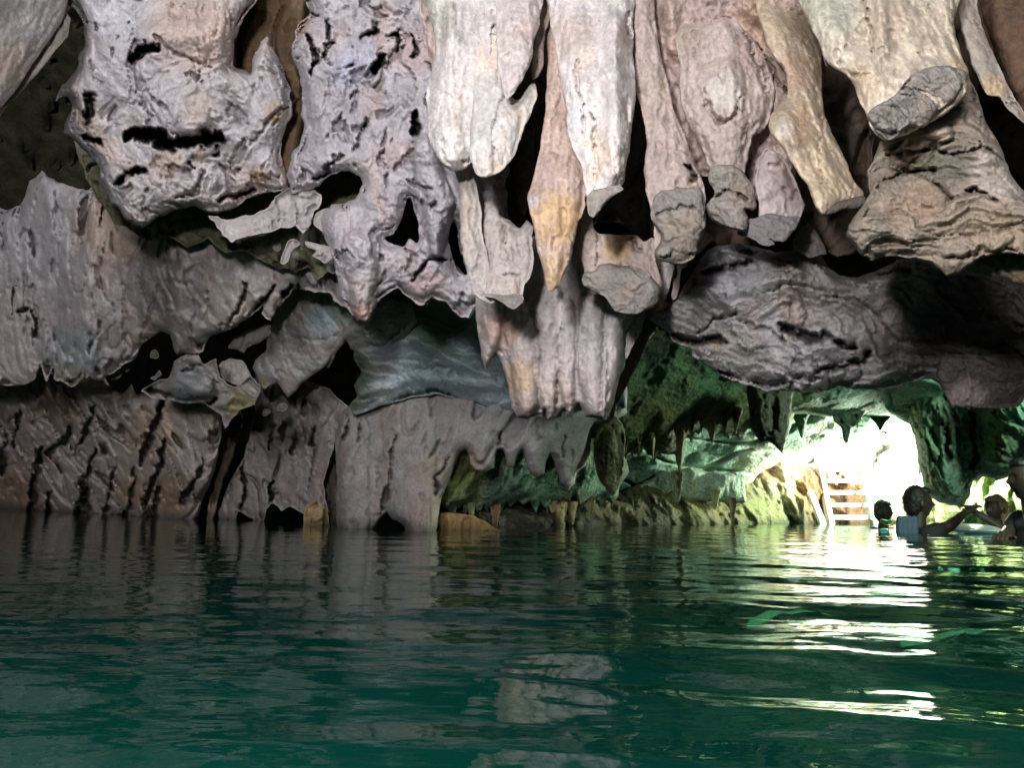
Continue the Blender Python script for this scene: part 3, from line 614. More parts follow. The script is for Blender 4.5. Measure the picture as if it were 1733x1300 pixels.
a = stal('stalactite', 'tan wet stalactite tapering to a drip between the two pale giants', [(918, -90), (966, -90), (958, 40), (962, 160), (980, 240), (992, 300), (990, 345), (982, 380), (972, 412), (958, 455), (946, 482), (935, 493), (926, 487), (918, 450), (906, 408), (902, 372), (893, 340), (898, 312), (910, 276), (918, 230), (924, 170), (926, 100), (920, 20)], [(940, 0, 2.05), (930, 480, 2.0)],
         R=30, amp=1.2, seed=73, col=(.47, .36, .31), mat=M['wet_rock'], blobs=[(945, 370, 55, (.56, .38, .21), .9), (940, 460, 40, (.55, .39, .24), .8), (900, 340, 16, (.5, .46, .46), .7)], feats=[('cut', [(930, 260, 3), (945, 262, 4)], .02)])
a = stal('stalactite', 'tan stalactite stub ending in a round broken grey knob above the curtain', [(976, 350), (1000, 362), (1010, 392), (1040, 396), (1078, 398), (1092, 410), (1108, 404), (1112, 440), (1118, 480), (1100, 500), (1000, 490), (984, 450), (976, 410)], [(980, 360, 2.2), (1100, 480, 2.2)], R=20, seed=75, col=(.44, .36, .32), blobs=[(1045, 420, 32, (.58, .40, .22), .9)], feats=[('cut', [(1074, 402, 3), (1080, 425, 5)], .06), ('cut', [(1012, 380, 2), (1008, 450, 3)], .04)])
face(a, [(985, 478), (990, 462), (1010, 456), (1018, 446), (1050, 450), (1088, 456), (1108, 470), (1117, 486), (1114, 508), (1098, 522), (1072, 530), (1046, 527), (1030, 512), (1006, 494)], 2.165, 76, R=16, blobs=[(1062, 492, 20, (.30, .24, .19), .7)])

# lower columns left of centre
a = stal('stalactite', 'slender grey column hanging under the biggest pale stalactite', [(768, 270), (797, 280), (806, 310), (814, 350), (818, 400), (826, 440), (836, 480), (838, 510), (820, 510), (804, 498), (794, 470), (784, 430), (778, 400), (776, 360), (778, 320)], [(780, 280, 2.15), (820, 500, 2.2)], R=18, seed=77, col=(.47, .43, .40), smooth=True)
a = stal('stalactite', 'blocky grey column with a square broken lower end over the curtain', [(818, 345), (836, 340), (846, 366), (862, 372), (880, 386), (892, 372), (904, 384), (902, 410), (906, 440), (898, 470), (888, 482), (884, 514), (868, 520), (842, 506), (820, 500), (822, 440), (816, 390)], [(820, 350, 2.25), (860, 510, 2.15)], R=22, amp=1.2, seed=78, col=(.46, .42, .40), smooth=False, blobs=[(840, 400, 30, (.47, .44, .38), .5)], feats=[('cut', [(848, 466, 3), (880, 466, 4)], .04), ('cut', [(850, 380, 2), (862, 440, 3)], .03)])
face(a, [(820, 496), (846, 500), (870, 498), (884, 500), (884, 516), (866, 521), (842, 508)], 2.1, 79, R=6, T=.01, amp=.25, step=1.8)

# the big curtain
cur = [(800, 400), (1080, 400), (1086, 520), (1074, 538), (1060, 560), (1056, 600), (1048, 640), (1040, 676), (1031, 704), (1022, 712), (1006, 706), (990, 706), (985, 692), (980, 684), (972, 694), (965, 708), (956, 692), (950, 696), (940, 706), (928, 712), (921, 694), (914, 700), (904, 706), (892, 710), (876, 706), (866, 690), (861, 662), (855, 634), (846, 612), (838, 598), (830, 612), (822, 627), (816, 606), (812, 572), (806, 540)]
a = stal('flowstone_curtain', 'great pale pinkish fluted curtain ending in points above the middle wall', cur, [(800, 450, 2.5), (1080, 450, 2.5), (860, 690, 2.62), (1030, 700, 2.55)], cat='flowstone', R=30, T=.10, amp=1.0, seed=81, col=(.505, .455, .445), smooth=False, rough=1.2, back=.22, soften=2.5,
         blobs=[(850, 560, 40, (.48, .34, .28), .9), (880, 640, 38, (.52, .38, .26), .9), (890, 690, 26, (.48, .36, .32), .8), (1000, 560, 60, (.52, .49, .50), .6)],
         feats=[('lobe', [(832, 500, 24), (832, 560, 18), (824, 622, 7)], .05), ('lobe', [(870, 520, 24), (888, 600, 28), (892, 705, 16)], .06), ('lobe', [(930, 500, 22), (925, 600, 22), (928, 708, 10)], .06), ('lobe', [(960, 520, 14), (958, 620, 16), (964, 704, 7)], .045),
                ('lobe', [(1000, 520, 22), (1002, 620, 26), (1008, 700, 18)], .07), ('lobe', [(1040, 540, 16), (1034, 640, 14), (1026, 704, 8)], .05), ('cut', [(950, 560, 2), (942, 680, 3)], .03), ('cut', [(1020, 560, 2), (1018, 690, 3)], .02)])
a = stal('small_stalactite', 'thin twisted drip of rock right of the curtain', [(1050, 528), (1090, 524), (1088, 552), (1076, 575), (1066, 600), (1058, 606), (1060, 580), (1056, 555)], 2.62, R=9, seed=83, col=(.40, .36, .34), step=1.8)
a = stal('small_stalactite', 'narrow brown fin of rock in shadow behind the right edge of the curtain', [(1060, 510), (1130, 510), (1120, 545), (1098, 580), (1076, 620), (1056, 662), (1040, 704), (1034, 700), (1046, 650), (1058, 600)], 3.0, R=12, seed=84, col=(.16, .11, .07), step=2.4)

# leaning stalactite with broken grey end
a = stal('stalactite', 'leaning pinkish stalactite with a tall broken grey end, right of the central one', [(1066, -90), (1100, -90), (1112, 60), (1128, 130), (1142, 190), (1162, 240), (1178, 280), (1192, 320), (1196, 370), (1186, 412), (1166, 444), (1146, 449), (1124, 440), (1110, 428), (1106, 400), (1108, 370), (1094, 330), (1090, 290), (1094, 230), (1084, 180), (1072, 130), (1070, 60)], [(1080, 0, 2.0), (1150, 440, 2.0)],
         R=30, amp=1.2, seed=85, col=(.46, .375, .345), blobs=[(1105, 150, 40, (.47, .40, .33), .6)], feats=[('cut', [(1165, 280, 4), (1178, 302, 6)], .10), ('cut', [(1150, 245, 2), (1180, 275, 2)], .02)])
face(a, [(1104, 350), (1112, 330), (1134, 320), (1164, 316), (1188, 326), (1194, 360), (1188, 400), (1172, 436), (1150, 449), (1124, 441), (1110, 428), (1116, 404), (1106, 380)], 1.975, 86, R=22, amp=.7, blobs=[(1140, 385, 22, (.28, .24, .17), .6)], feats=[('cut', [(1108, 366, 2), (1150, 350, 4), (1175, 352, 3)], .035), ('cut', [(1112, 408, 2), (1150, 404, 3)], .02)])
# bulb with boss
a = stal('stalactite', 'bulbous pink stalactite with a round pale boss on its front and a broken grey foot', [(1150, 40), (1230, 20), (1272, 60), (1296, 100), (1310, 150), (1306, 200), (1290, 222), (1272, 236), (1264, 270), (1258, 300), (1210, 300), (1198, 282), (1186, 250), (1168, 214), (1152, 170), (1148, 110)], [(1200, 40, 2.0), (1230, 290, 2.0)],
         R=52, amp=1.3, seed=87, col=(.50, .42, .38), blobs=[(1225, 155, 36, (.60, .56, .52), .8), (1280, 90, 40, (.42, .32, .29), .8), (1160, 60, 30, (.42, .33, .28), .6)], feats=[('lobe', [(1222, 140, 42), (1226, 172, 34)], .035), ('cut', [(1192, 150, 2), (1200, 190, 5), (1222, 208, 6), (1246, 196, 4), (1256, 165, 2)], .04), ('cut', [(1262, 60, 3), (1290, 110, 5), (1300, 160, 3)], .04)])
face(a, [(1200, 300), (1204, 284), (1228, 278), (1252, 284), (1262, 300), (1272, 322), (1282, 348), (1276, 356), (1262, 352), (1268, 372), (1262, 392), (1236, 388), (1204, 372), (1194, 352), (1206, 330)], 1.985, 89, R=16, amp=.7, feats=[('cut', [(1200, 330, 3), (1230, 326, 4), (1262, 340, 4)], .05)])
a = stal('stalactite', 'short rough pink column with a broken grey base between two smooth ones', [(1282, 270), (1296, 248), (1318, 256), (1336, 282), (1350, 318), (1362, 346), (1352, 372), (1330, 398), (1304, 390), (1286, 372), (1280, 330)], 2.04, R=20, amp=1.0, seed=91, tex='wall', col=(.47, .40, .39), smooth=False)
face(a, [(1262, 376), (1290, 366), (1310, 362), (1340, 366), (1352, 372), (1338, 392), (1326, 408), (1300, 402), (1312, 412), (1296, 414), (1270, 404), (1246, 398)], 2.02, 92, R=9, amp=.45, col=(.19, .18, .18))
# tapered tan stalactite
a = stal('stalactite', 'smooth tan stalactite with a shoulder, tapering to a dark flat end', [(1270, -80), (1360, -60), (1385, 60), (1392, 110), (1390, 150), (1396, 192), (1410, 230), (1430, 268), (1444, 300), (1462, 328), (1455, 340), (1432, 346), (1408, 352), (1394, 363), (1380, 350), (1366, 318), (1346, 286), (1322, 248), (1306, 226), (1304, 200), (1316, 180), (1334, 162), (1326, 120), (1296, 70)], [(1330, 0, 2.0), (1340, 200, 1.8), (1420, 340, 1.72)],
         R=36, amp=1.0, seed=93, col=(.52, .425, .32), mat=M['wet_rock'], blobs=[(1345, 120, 44, (.47, .33, .24), .8), (1400, 300, 40, (.56, .45, .31), .6), (1330, 215, 26, (.50, .46, .40), .7)], feats=[('cut', [(1392, 200, 1.5), (1388, 270, 3), (1390, 310, 1.5)], .02), ('cut', [(1448, 300, 2), (1440, 335, 3)], .03), ('ridge', [(1330, 200, 22), (1345, 235, 20)], .03)])
face(a, [(1392, 362), (1402, 350), (1430, 338), (1456, 330), (1466, 340), (1452, 352), (1424, 356), (1406, 364)], 1.73, 94, R=6, T=.01, amp=.2, step=1.8, col=(.08, .07, .06))

# right hand big ones
a = stal('stalactite', 'huge cream stalactite at upper right cut off by a ragged grey broken face', [(1340, -90), (1616, -90), (1616, 40), (1626, 90), (1640, 124), (1634, 160), (1606, 186), (1560, 214), (1506, 236), (1478, 222), (1468, 196), (1452, 168), (1436, 132), (1402, 108), (1388, 70), (1366, 30)], [(1360, 0, 1.65), (1610, 0, 1.6), (1500, 200, 1.5)],
         R=52, amp=1.2, seed=95, col=(.57, .50, .40), mat=M['wet_rock'], back=.25, blobs=[(1400, 20, 60, (.50, .50, .42), .7), (1500, 40, 40, (.50, .40, .30), .6), (1460, 140, 40, (.50, .38, .26), .6), (1580, 60, 50, (.60, .52, .40), .6)],
         feats=[('cut', [(1462, -20, 3), (1472, 50, 4), (1480, 100, 3)], .03), ('ridge', [(1490, 0, 14), (1492, 90, 16)], .03), ('cut', [(1440, 128, 3), (1470, 122, 3)], .02)])
face(a, [(1466, 192), (1490, 174), (1512, 160), (1536, 130), (1560, 116), (1592, 110), (1622, 116), (1640, 124), (1630, 150), (1612, 172), (1588, 186), (1566, 212), (1540, 214), (1508, 234), (1488, 224), (1476, 210)], [(1470, 200, 1.455), (1630, 130, 1.52)], 96, R=12, T=.02, amp=.8, step=2.0, blobs=[(1500, 200, 20, (.26, .27, .22), .6)])
a = stal('hanging_rock', 'massive layered tan and grey block at the right edge, broken underneath', [(1490, 240), (1520, 225), (1560, 205), (1612, 172), (1640, 130), (1654, 160), (1668, 206), (1694, 250), (1712, 296), (1733, 325), (1840, 420), (1860, 520), (1733, 430), (1690, 430), (1655, 440), (1628, 458), (1604, 468), (1578, 446), (1548, 436), (1510, 436), (1474, 442), (1452, 425), (1430, 402), (1434, 382), (1456, 352), (1472, 330), (1468, 290)],
         [(1490, 240, 1.68), (1650, 180, 1.65), (1440, 400, 1.55), (1700, 420, 1.45), (1604, 460, 1.5)], cat='rock', R=30, T=.07, tex='broken', amp=1.15, seed=97, col=(.27, .225, .18), smooth=False, rough=2.4, back=.35, mat=M['broken_rock'],
         blobs=[(1570, 240, 50, (.50, .42, .32), .8), (1690, 290, 60, (.47, .42, .37), .8), (1480, 270, 30, (.46, .42, .36), .7), (1560, 345, 50, (.38, .27, .19), .7), (1680, 400, 60, (.36, .29, .2), .6), (1600, 280, 50, (.17, .165, .13), .7), (1490, 400, 40, (.24, .22, .17), .6)],
         feats=[('cut', [(1500, 265, 3), (1560, 250, 4), (1600, 262, 4), (1660, 250, 3)], .05), ('lobe', [(1520, 270, 16), (1570, 222, 18), (1600, 225, 14)], .05), ('cut', [(1500, 305, 3), (1530, 290, 5), (1580, 285, 4)], .05), ('cut', [(1640, 320, 3), (1690, 340, 5)], .05), ('cut', [(1600, 440, 3), (1660, 425, 4), (1733, 425, 3)], .04)])
a = stal('hanging_rock', 'tan rock wedge under the massive block at the right edge', [(1600, 420), (1700, 425), (1760, 430), (1860, 480), (1860, 540), (1700, 470), (1640, 465)], 1.62, cat='rock', R=14, tex='broken', amp=.6, seed=98, col=(.24, .2, .15), mat=M['broken_rock'], smooth=False)
a = stal('stalactite', 'thin knobbly grey stalactite leaning down the top right corner', [(1612, -80), (1650, -80), (1656, 10), (1672, 66), (1690, 112), (1708, 150), (1730, 186), (1744, 214), (1728, 206), (1706, 184), (1690, 166), (1668, 158), (1654, 130), (1640, 92), (1626, 50)], [(1630, 0, 1.75), (1740, 210, 1.7)], R=14, seed=99, tex='spongy', amp=.35, col=(.40, .35, .30), step=2.2, blobs=[(1680, 150, 24, (.48, .36, .22), .8)])
o = relief('cave_wall', [(1640, -120), (2000, -120), (2000, 420), (1780, 340), (1740, 220), (1700, 130), (1664, 40)], [(1660, 0, 2.0), (1733, 200, 2.0), (1900, 0, 1.9)], R=40, tex='soft', amp=.6, step=5, col=(.16, .095, .06), seed=101, rough=3, back=.3, mat=M['dark_rock'])
tag(o, 'smooth dark reddish brown wall in the top right corner', kind='structure')

# broken grey slab in the centre right, and its dark continuation, shade put into the tint
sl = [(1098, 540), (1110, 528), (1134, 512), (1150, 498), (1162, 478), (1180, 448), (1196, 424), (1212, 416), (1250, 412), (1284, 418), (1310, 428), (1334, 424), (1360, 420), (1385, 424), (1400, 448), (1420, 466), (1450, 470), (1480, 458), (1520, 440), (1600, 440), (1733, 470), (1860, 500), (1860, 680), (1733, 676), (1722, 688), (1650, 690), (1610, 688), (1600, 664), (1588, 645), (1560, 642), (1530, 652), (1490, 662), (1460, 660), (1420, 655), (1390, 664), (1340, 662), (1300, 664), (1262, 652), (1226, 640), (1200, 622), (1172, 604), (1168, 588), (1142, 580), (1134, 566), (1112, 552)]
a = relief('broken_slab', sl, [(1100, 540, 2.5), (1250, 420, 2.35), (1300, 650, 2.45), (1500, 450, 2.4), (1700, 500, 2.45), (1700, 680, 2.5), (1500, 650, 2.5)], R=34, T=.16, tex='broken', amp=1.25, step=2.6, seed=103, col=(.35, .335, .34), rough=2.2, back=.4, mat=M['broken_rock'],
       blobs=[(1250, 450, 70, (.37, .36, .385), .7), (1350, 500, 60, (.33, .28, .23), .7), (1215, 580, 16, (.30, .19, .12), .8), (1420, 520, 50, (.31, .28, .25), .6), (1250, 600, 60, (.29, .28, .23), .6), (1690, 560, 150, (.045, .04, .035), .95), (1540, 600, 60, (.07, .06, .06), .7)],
       feats=[('cut', [(1192, 462, 4), (1230, 455, 9), (1270, 440, 4)], .10), ('cut', [(1320, 550, 4), (1350, 565, 12), (1410, 572, 10), (1445, 590, 5)], .12), ('cut', [(1140, 570, 5), (1180, 578, 9), (1230, 576, 5)], .12), ('cut', [(1185, 560, 4), (1215, 540, 6), (1250, 530, 4)], .08),
              ('cut', [(1215, 628, 4), (1260, 648, 7), (1330, 650, 7), (1380, 635, 4)], .08), ('cut', [(1380, 630, 5), (1430, 622, 10), (1475, 600, 5)], .12), ('ridge', [(1340, 600, 60), (1460, 560, 40)], .06), ('ridge', [(1220, 500, 40), (1330, 470, 50)], .06), ('cut', [(1250, 545, 3), (1300, 560, 5), (1360, 600, 3)], .05), ('cut', [(1300, 490, 3), (1360, 482, 4), (1420, 500, 3)], .04)])
tag(a, 'wide broken grey slab hanging over the lit far chamber, its right half tinted black for shade', 'rock')
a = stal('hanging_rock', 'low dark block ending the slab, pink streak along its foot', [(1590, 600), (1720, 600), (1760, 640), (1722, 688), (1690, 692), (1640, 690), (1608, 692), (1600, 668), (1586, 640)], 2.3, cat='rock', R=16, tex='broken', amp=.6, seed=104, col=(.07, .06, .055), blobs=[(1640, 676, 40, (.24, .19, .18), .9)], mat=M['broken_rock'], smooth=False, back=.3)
a = stal('hanging_rock', 'small triangular grey rock set between the tapered stalactite and the slab', [(1340, 405), (1356, 388), (1366, 375), (1384, 392), (1394, 410), (1398, 430), (1370, 436), (1340, 420)], 2.28, cat='rock', R=12, tex='broken', amp=.5, seed=105, col=(.21, .195, .19), mat=M['broken_rock'], smooth=False)
a = stal('small_stalactite', 'slim pale drip beside the leaning stalactite, above the slab', [(1120, 430), (1142, 440), (1136, 480), (1126, 508), (1116, 520), (1116, 480)], 2.4, R=9, seed=106, col=(.42, .38, .36), step=1.8)
a = stal('small_stalactite', 'short pink drip between the leaning stalactite and the slab', [(1136, 440), (1158, 440), (1152, 470), (1146, 500), (1138, 506), (1138, 470)], 2.45, R=9, seed=107, col=(.36, .29, .27), step=1.8)
# =================================================================== far chamber, rock tinted green for the light off the water
FARM = M['far_rock']
# green ceiling with drips
z1 = [(1000, 500), (1600, 520), (1620, 640), (1560, 700), (1500, 704), (1420, 706), (1345, 700), (1330, 745), (1322, 750), (1307, 745), (1288, 742), (1275, 732), (1268, 722), (1260, 735), (1252, 741), (1240, 737), (1234, 744), (1228, 738), (1220, 731), (1212, 737), (1205, 749), (1202, 738), (1197, 726), (1190, 724), (1184, 736), (1178, 730), (1171, 751), (1165, 737), (1158, 745),
      (1156, 775), (1151, 810), (1147, 790), (1142, 768), (1132, 770), (1115, 768), (1107, 785), (1102, 768), (1097, 752), (1088, 760), (1083, 773), (1075, 762), (1068, 772), (1058, 778), (1052, 765), (1040, 740), (1000, 740)]
o = relief('cave_ceiling', z1, [(1050, 560, 4.6), (1050, 760, 5.4), (1300, 600, 5.0), (1300, 740, 6.0), (1550, 600, 5.2), (1550, 700, 6.3)], R=30, T=.30, tex='far', amp=.55, step=2.4, col=(.13, .19, .085), seed=111, rough=1.2, back=.4, mat=FARM,
       blobs=[(1110, 620, 90, (.12, .21, .11), .8), (1120, 720, 60, (.15, .15, .05), .7), (1100, 580, 50, (.02, .03, .015), .9), (1250, 680, 70, (.18, .21, .09), .7), (1450, 670, 110, (.30, .47, .35), .8), (1220, 640, 60, (.10, .24, .13), .7)])
tag(o, 'dark green ceiling of the far chamber, fringed with small stalactites', kind='structure')
# individual drips along the fringe
k = 0
for (x, y, w, h) in [(1060, 700, 12, 70), (1082, 705, 13, 62), (1104, 690, 16, 92), (1128, 700, 12, 66), (1150, 690, 14, 118), (1170, 690, 12, 60), (1187, 690, 10, 44), (1205, 690, 11, 60), (1226, 690, 12, 50), (1245, 690, 12, 48)]:
    o = stal('small_stalactite', 'small olive stalactite in the fringe under the far green ceiling', [(x - w, y), (x + w, y), (x + w * .55, y + h * .4), (x + w * .2, y + h * .75), (x, y + h), (x - w * .25, y + h * .7), (x - w * .6, y + h * .35)], 5.35, R=w, seed=120 + k, tex='smooth', amp=1.6, col=(.17, .17, .06), step=2.0, mat=FARM, back=.12, rough=1.0)
    o['group'] = 'small stalactites fringing the far green ceiling'; k += 1
a = stal('stalactite', 'big dark stalactite with a sharp tip in front of the bright opening', [(1262, 650), (1345, 650), (1338, 700), (1332, 735), (1324, 768), (1318, 762), (1306, 750), (1299, 746), (1290, 750), (1280, 738), (1270, 716)], 4.9, R=30, seed=131, tex='smooth', amp=1.5, col=(.11, .12, .085), step=2.2, mat=FARM, smooth=False, rough=1.2)
a = stal('stalactite', 'small dark stalactite hanging at the top edge of the bright opening', [(1405, 690), (1470, 690), (1452, 718), (1442, 726), (1434, 752), (1428, 748), (1424, 724), (1412, 716)], 6.1, R=14, seed=132, tex='smooth', amp=1.5, col=(.10, .17, .11), step=2.0, mat=FARM, smooth=False, rough=1.2)
for k, (x, y, w, h) in enumerate([(1356, 690, 20, 50), (1490, 704, 16, 26)]):
    o = stal('small_stalactite', 'short green stalactite on the rim above the bright opening', [(x - w, y), (x + w, y), (x + w * .5, y + h * .45), (x, y + h), (x - w * .5, y + h * .5)], 6.4, R=w, seed=140 + k, tex='smooth', amp=1.6, col=(.12, .22, .13), step=2.0, mat=FARM, back=.12, rough=1.2)
    o['group'] = 'short stalactites on the rim of the bright opening'

# pale ceiling beyond, daylight by the opening painted in white blobs
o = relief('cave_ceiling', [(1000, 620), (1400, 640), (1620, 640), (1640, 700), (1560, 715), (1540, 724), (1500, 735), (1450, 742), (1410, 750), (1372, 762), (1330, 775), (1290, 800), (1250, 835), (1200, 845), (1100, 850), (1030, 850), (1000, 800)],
       [(1050, 740, 6.6), (1050, 840, 7.4), (1330, 690, 6.6), (1300, 790, 7.6), (1540, 700, 6.8)], R=26, T=.3, tex='soft', amp=1.6, step=2.6, col=(.33, .52, .42), seed=151, rough=2.5, back=.4, mat=FARM, colvar=.2,
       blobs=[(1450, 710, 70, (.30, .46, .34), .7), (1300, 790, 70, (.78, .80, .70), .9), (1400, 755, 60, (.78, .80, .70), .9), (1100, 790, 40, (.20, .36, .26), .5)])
tag(o, 'pale green ceiling sloping down towards the bright opening', kind='structure')
# pale bench
o = relief('rock_ledge', [(1040, 845), (1060, 832), (1090, 815), (1130, 798), (1170, 792), (1210, 800), (1262, 806), (1262, 850), (1040, 850)], 7.0, R=12, tex='far', amp=.5, step=2.2, col=(.38, .48, .38), seed=153, rough=2, back=.3, mat=FARM)
tag(o, 'pale green sloping rock bench under the far ceiling', 'rock')

# low back wall along the water, glare by the opening painted cream
bw = [(700, 800), (900, 815), (1000, 835), (1040, 838), (1060, 830), (1100, 815), (1140, 800), (1180, 798), (1215, 806), (1250, 800), (1268, 790), (1300, 785), (1330, 778), (1360, 788), (1395, 784), (1440, 774), (1480, 790), (1502, 846), (1530, 866), (1545, 960), (700, 960)]
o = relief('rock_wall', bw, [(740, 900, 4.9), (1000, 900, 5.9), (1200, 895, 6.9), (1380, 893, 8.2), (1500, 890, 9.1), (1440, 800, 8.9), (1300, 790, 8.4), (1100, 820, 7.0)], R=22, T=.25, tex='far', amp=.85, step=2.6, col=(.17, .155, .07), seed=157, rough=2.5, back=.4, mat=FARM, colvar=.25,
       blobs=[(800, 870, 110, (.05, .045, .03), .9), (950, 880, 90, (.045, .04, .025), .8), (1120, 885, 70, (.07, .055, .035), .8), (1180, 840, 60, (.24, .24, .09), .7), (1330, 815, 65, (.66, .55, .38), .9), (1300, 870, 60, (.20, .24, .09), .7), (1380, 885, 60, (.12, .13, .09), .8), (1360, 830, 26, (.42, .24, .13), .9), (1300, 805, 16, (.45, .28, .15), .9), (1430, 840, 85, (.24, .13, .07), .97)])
tag(o, 'low ragged olive and brown wall along the far waterline', kind='structure')
# shelf hanging in front of it, green light tinted into the rock
o = relief('rock_wall', [(735, 740), (1050, 740), (1064, 800), (1048, 830)] + drips(1048, 840, 745, 858, 16, 26, 5, lean=-.1) + [(738, 830)], [(745, 850, 4.6), (1040, 830, 5.6), (900, 760, 4.9)], R=20, T=.22, tex='far', amp=.7, step=2.4, col=(.17, .24, .14), seed=159, rough=2, back=.35, mat=FARM, colvar=.25,
       blobs=[(780, 800, 50, (.19, .20, .06), .8), (900, 825, 60, (.14, .30, .18), .8), (1010, 815, 40, (.13, .28, .18), .8), (850, 830, 40, (.06, .12, .09), .7)])
tag(o, 'green jagged rock shelf right of the dark middle wall', kind='structure')
for k, (x, y, w, h, cc) in enumerate([(765, 850, 9, 38, (.06, .08, .05)), (797, 845, 7, 50, (.24, .27, .15)), (838, 850, 9, 55, (.22, .15, .09)), (935, 845, 9, 22, (.3, .28, .12)), (948, 845, 13, 60, (.28, .24, .11)), (968, 848, 10, 40, (.20, .16, .08)), (1000, 840, 8, 34, (.30, .28, .13)), (1075, 835, 9, 30, (.33, .32, .14)), (1210, 830, 10, 30, (.26, .28, .12)), (1240, 845, 6, 52, (.34, .33, .2)), (1146, 800, 10, 48, (.22, .25, .14))]):
    o = stal('small_stalactite', 'little spike of rock hanging low over the far waterline', [(x - w, y), (x + w, y), (x + w * .7, y + h * .5), (x + w * .3, y + h), (x - w * .3, y + h), (x - w * .6, y + h * .5)], 4.75 + (x - 745) / 300 * 1.0, R=w, seed=160 + k, tex='smooth', amp=1.6, col=cc, step=1.8, mat=FARM, back=.1, rough=1.2)
    o['group'] = 'little spikes hanging low over the far waterline'
o = relief('rock_pillar', [(1004, 760), (1010, 730), (1024, 712), (1040, 706), (1052, 716), (1058, 745), (1056, 790), (1050, 815), (1036, 840), (1020, 820), (1010, 800)], 4.6, R=22, tex='smooth', amp=1.5, step=2.2, col=(.12, .115, .055), seed=181, mat=FARM, back=.2, blobs=[(1016, 735, 22, (.22, .30, .10), .9)], smooth=True)
tag(o, 'stubby olive rock pillar just right of the curtain tips', 'rock')
o = relief('rock_ledge', [(742, 870), (770, 868), (800, 872), (832, 892), (850, 900), (850, 925), (740, 925)], 4.45, R=8, tex='smooth', amp=1, step=2.2, col=(.30, .19, .07), seed=183, back=.2, smooth=False)
tag(o, 'low orange brown ledge at the waterline beside the middle wall', 'rock')

# right side of the far chamber
o = relief('cave_ceiling', [(1480, 600), (2000, 600), (2000, 760), (1733, 745), (1640, 735), (1560, 730), (1500, 700)], [(1500, 650, 5.6), (1733, 650, 5.0), (1733, 740, 6.0), (1560, 720, 6.2)], R=26, T=.25, tex='soft', amp=1.5, step=2.6, col=(.24, .44, .34), seed=185, back=.4, mat=FARM,
           blobs=[(1600, 690, 60, (.20, .42, .30), .6)])
tag(o, 'teal green ceiling at the right of the far chamber', kind='structure')
pl = [(1520, 650), (1860, 650), (1860, 740), (1790, 775), (1733, 788), (1708, 808), (1688, 815), (1668, 808), (1655, 812), (1648, 815), (1643, 838), (1632, 854), (1612, 857), (1590, 850), (1574, 838), (1562, 826), (1556, 790), (1548, 745), (1536, 712)]
o = relief('rock_pillar', pl, [(1540, 700, 6.0), (1600, 850, 5.9), (1733, 700, 5.0), (1700, 810, 5.6)], R=36, T=.4, tex='smooth', amp=2.2, step=2.4, col=(.25, .39, .28), seed=187, rough=2, back=.5, mat=FARM, colvar=.22,
       blobs=[(1570, 760, 40, (.26, .48, .32), .7), (1610, 720, 30, (.07, .07, .05), .8), (1680, 720, 60, (.18, .28, .13), .8), (1620, 830, 50, (.12, .25, .19), .7), (1720, 680, 50, (.22, .50, .38), .6)],
       feats=[('lobe', [(1570, 700, 40), (1600, 840, 36)], .25), ('lobe', [(1700, 700, 40), (1690, 805, 24)], .2), ('cut', [(1600, 690, 6), (1608, 770, 8)], .12), ('cut', [(1645, 700, 6), (1650, 790, 8)], .15)])
tag(o, 'heavy green rock pillar hanging to the right of the bright opening', 'rock')
o = relief('rock_wall', [(1535, 852), (1562, 838), (1600, 820), (1640, 790), (1690, 760), (1860, 740), (1860, 960), (1525, 960)], [(1500, 890, 8.2), (1600, 880, 7.6), (1733, 880, 6.8)], R=20, tex='far', amp=1.2, step=2.8, col=(.13, .15, .05), seed=191, back=.4, mat=FARM, colvar=.25,
       blobs=[(1560, 870, 50, (.17, .16, .06), .6), (1660, 850, 50, (.14, .19, .08), .6)])
tag(o, 'yellow green lit wall low behind the swimmers', kind='structure')

# daylit pit beyond the opening
o = relief('pit_wall', [(1150, 500), (1800, 500), (1800, 980), (1150, 980)], 10.3, R=30, T=.3, tex='wall', amp=1.0, step=6, col=(.72, .68, .60), seed=195, back=.8, mat=FARM,
       blobs=[(1430, 850, 60, (.5, .36, .24), .7)])
tag(o, 'sunlit white limestone wall of the open pit outside', kind='structure')
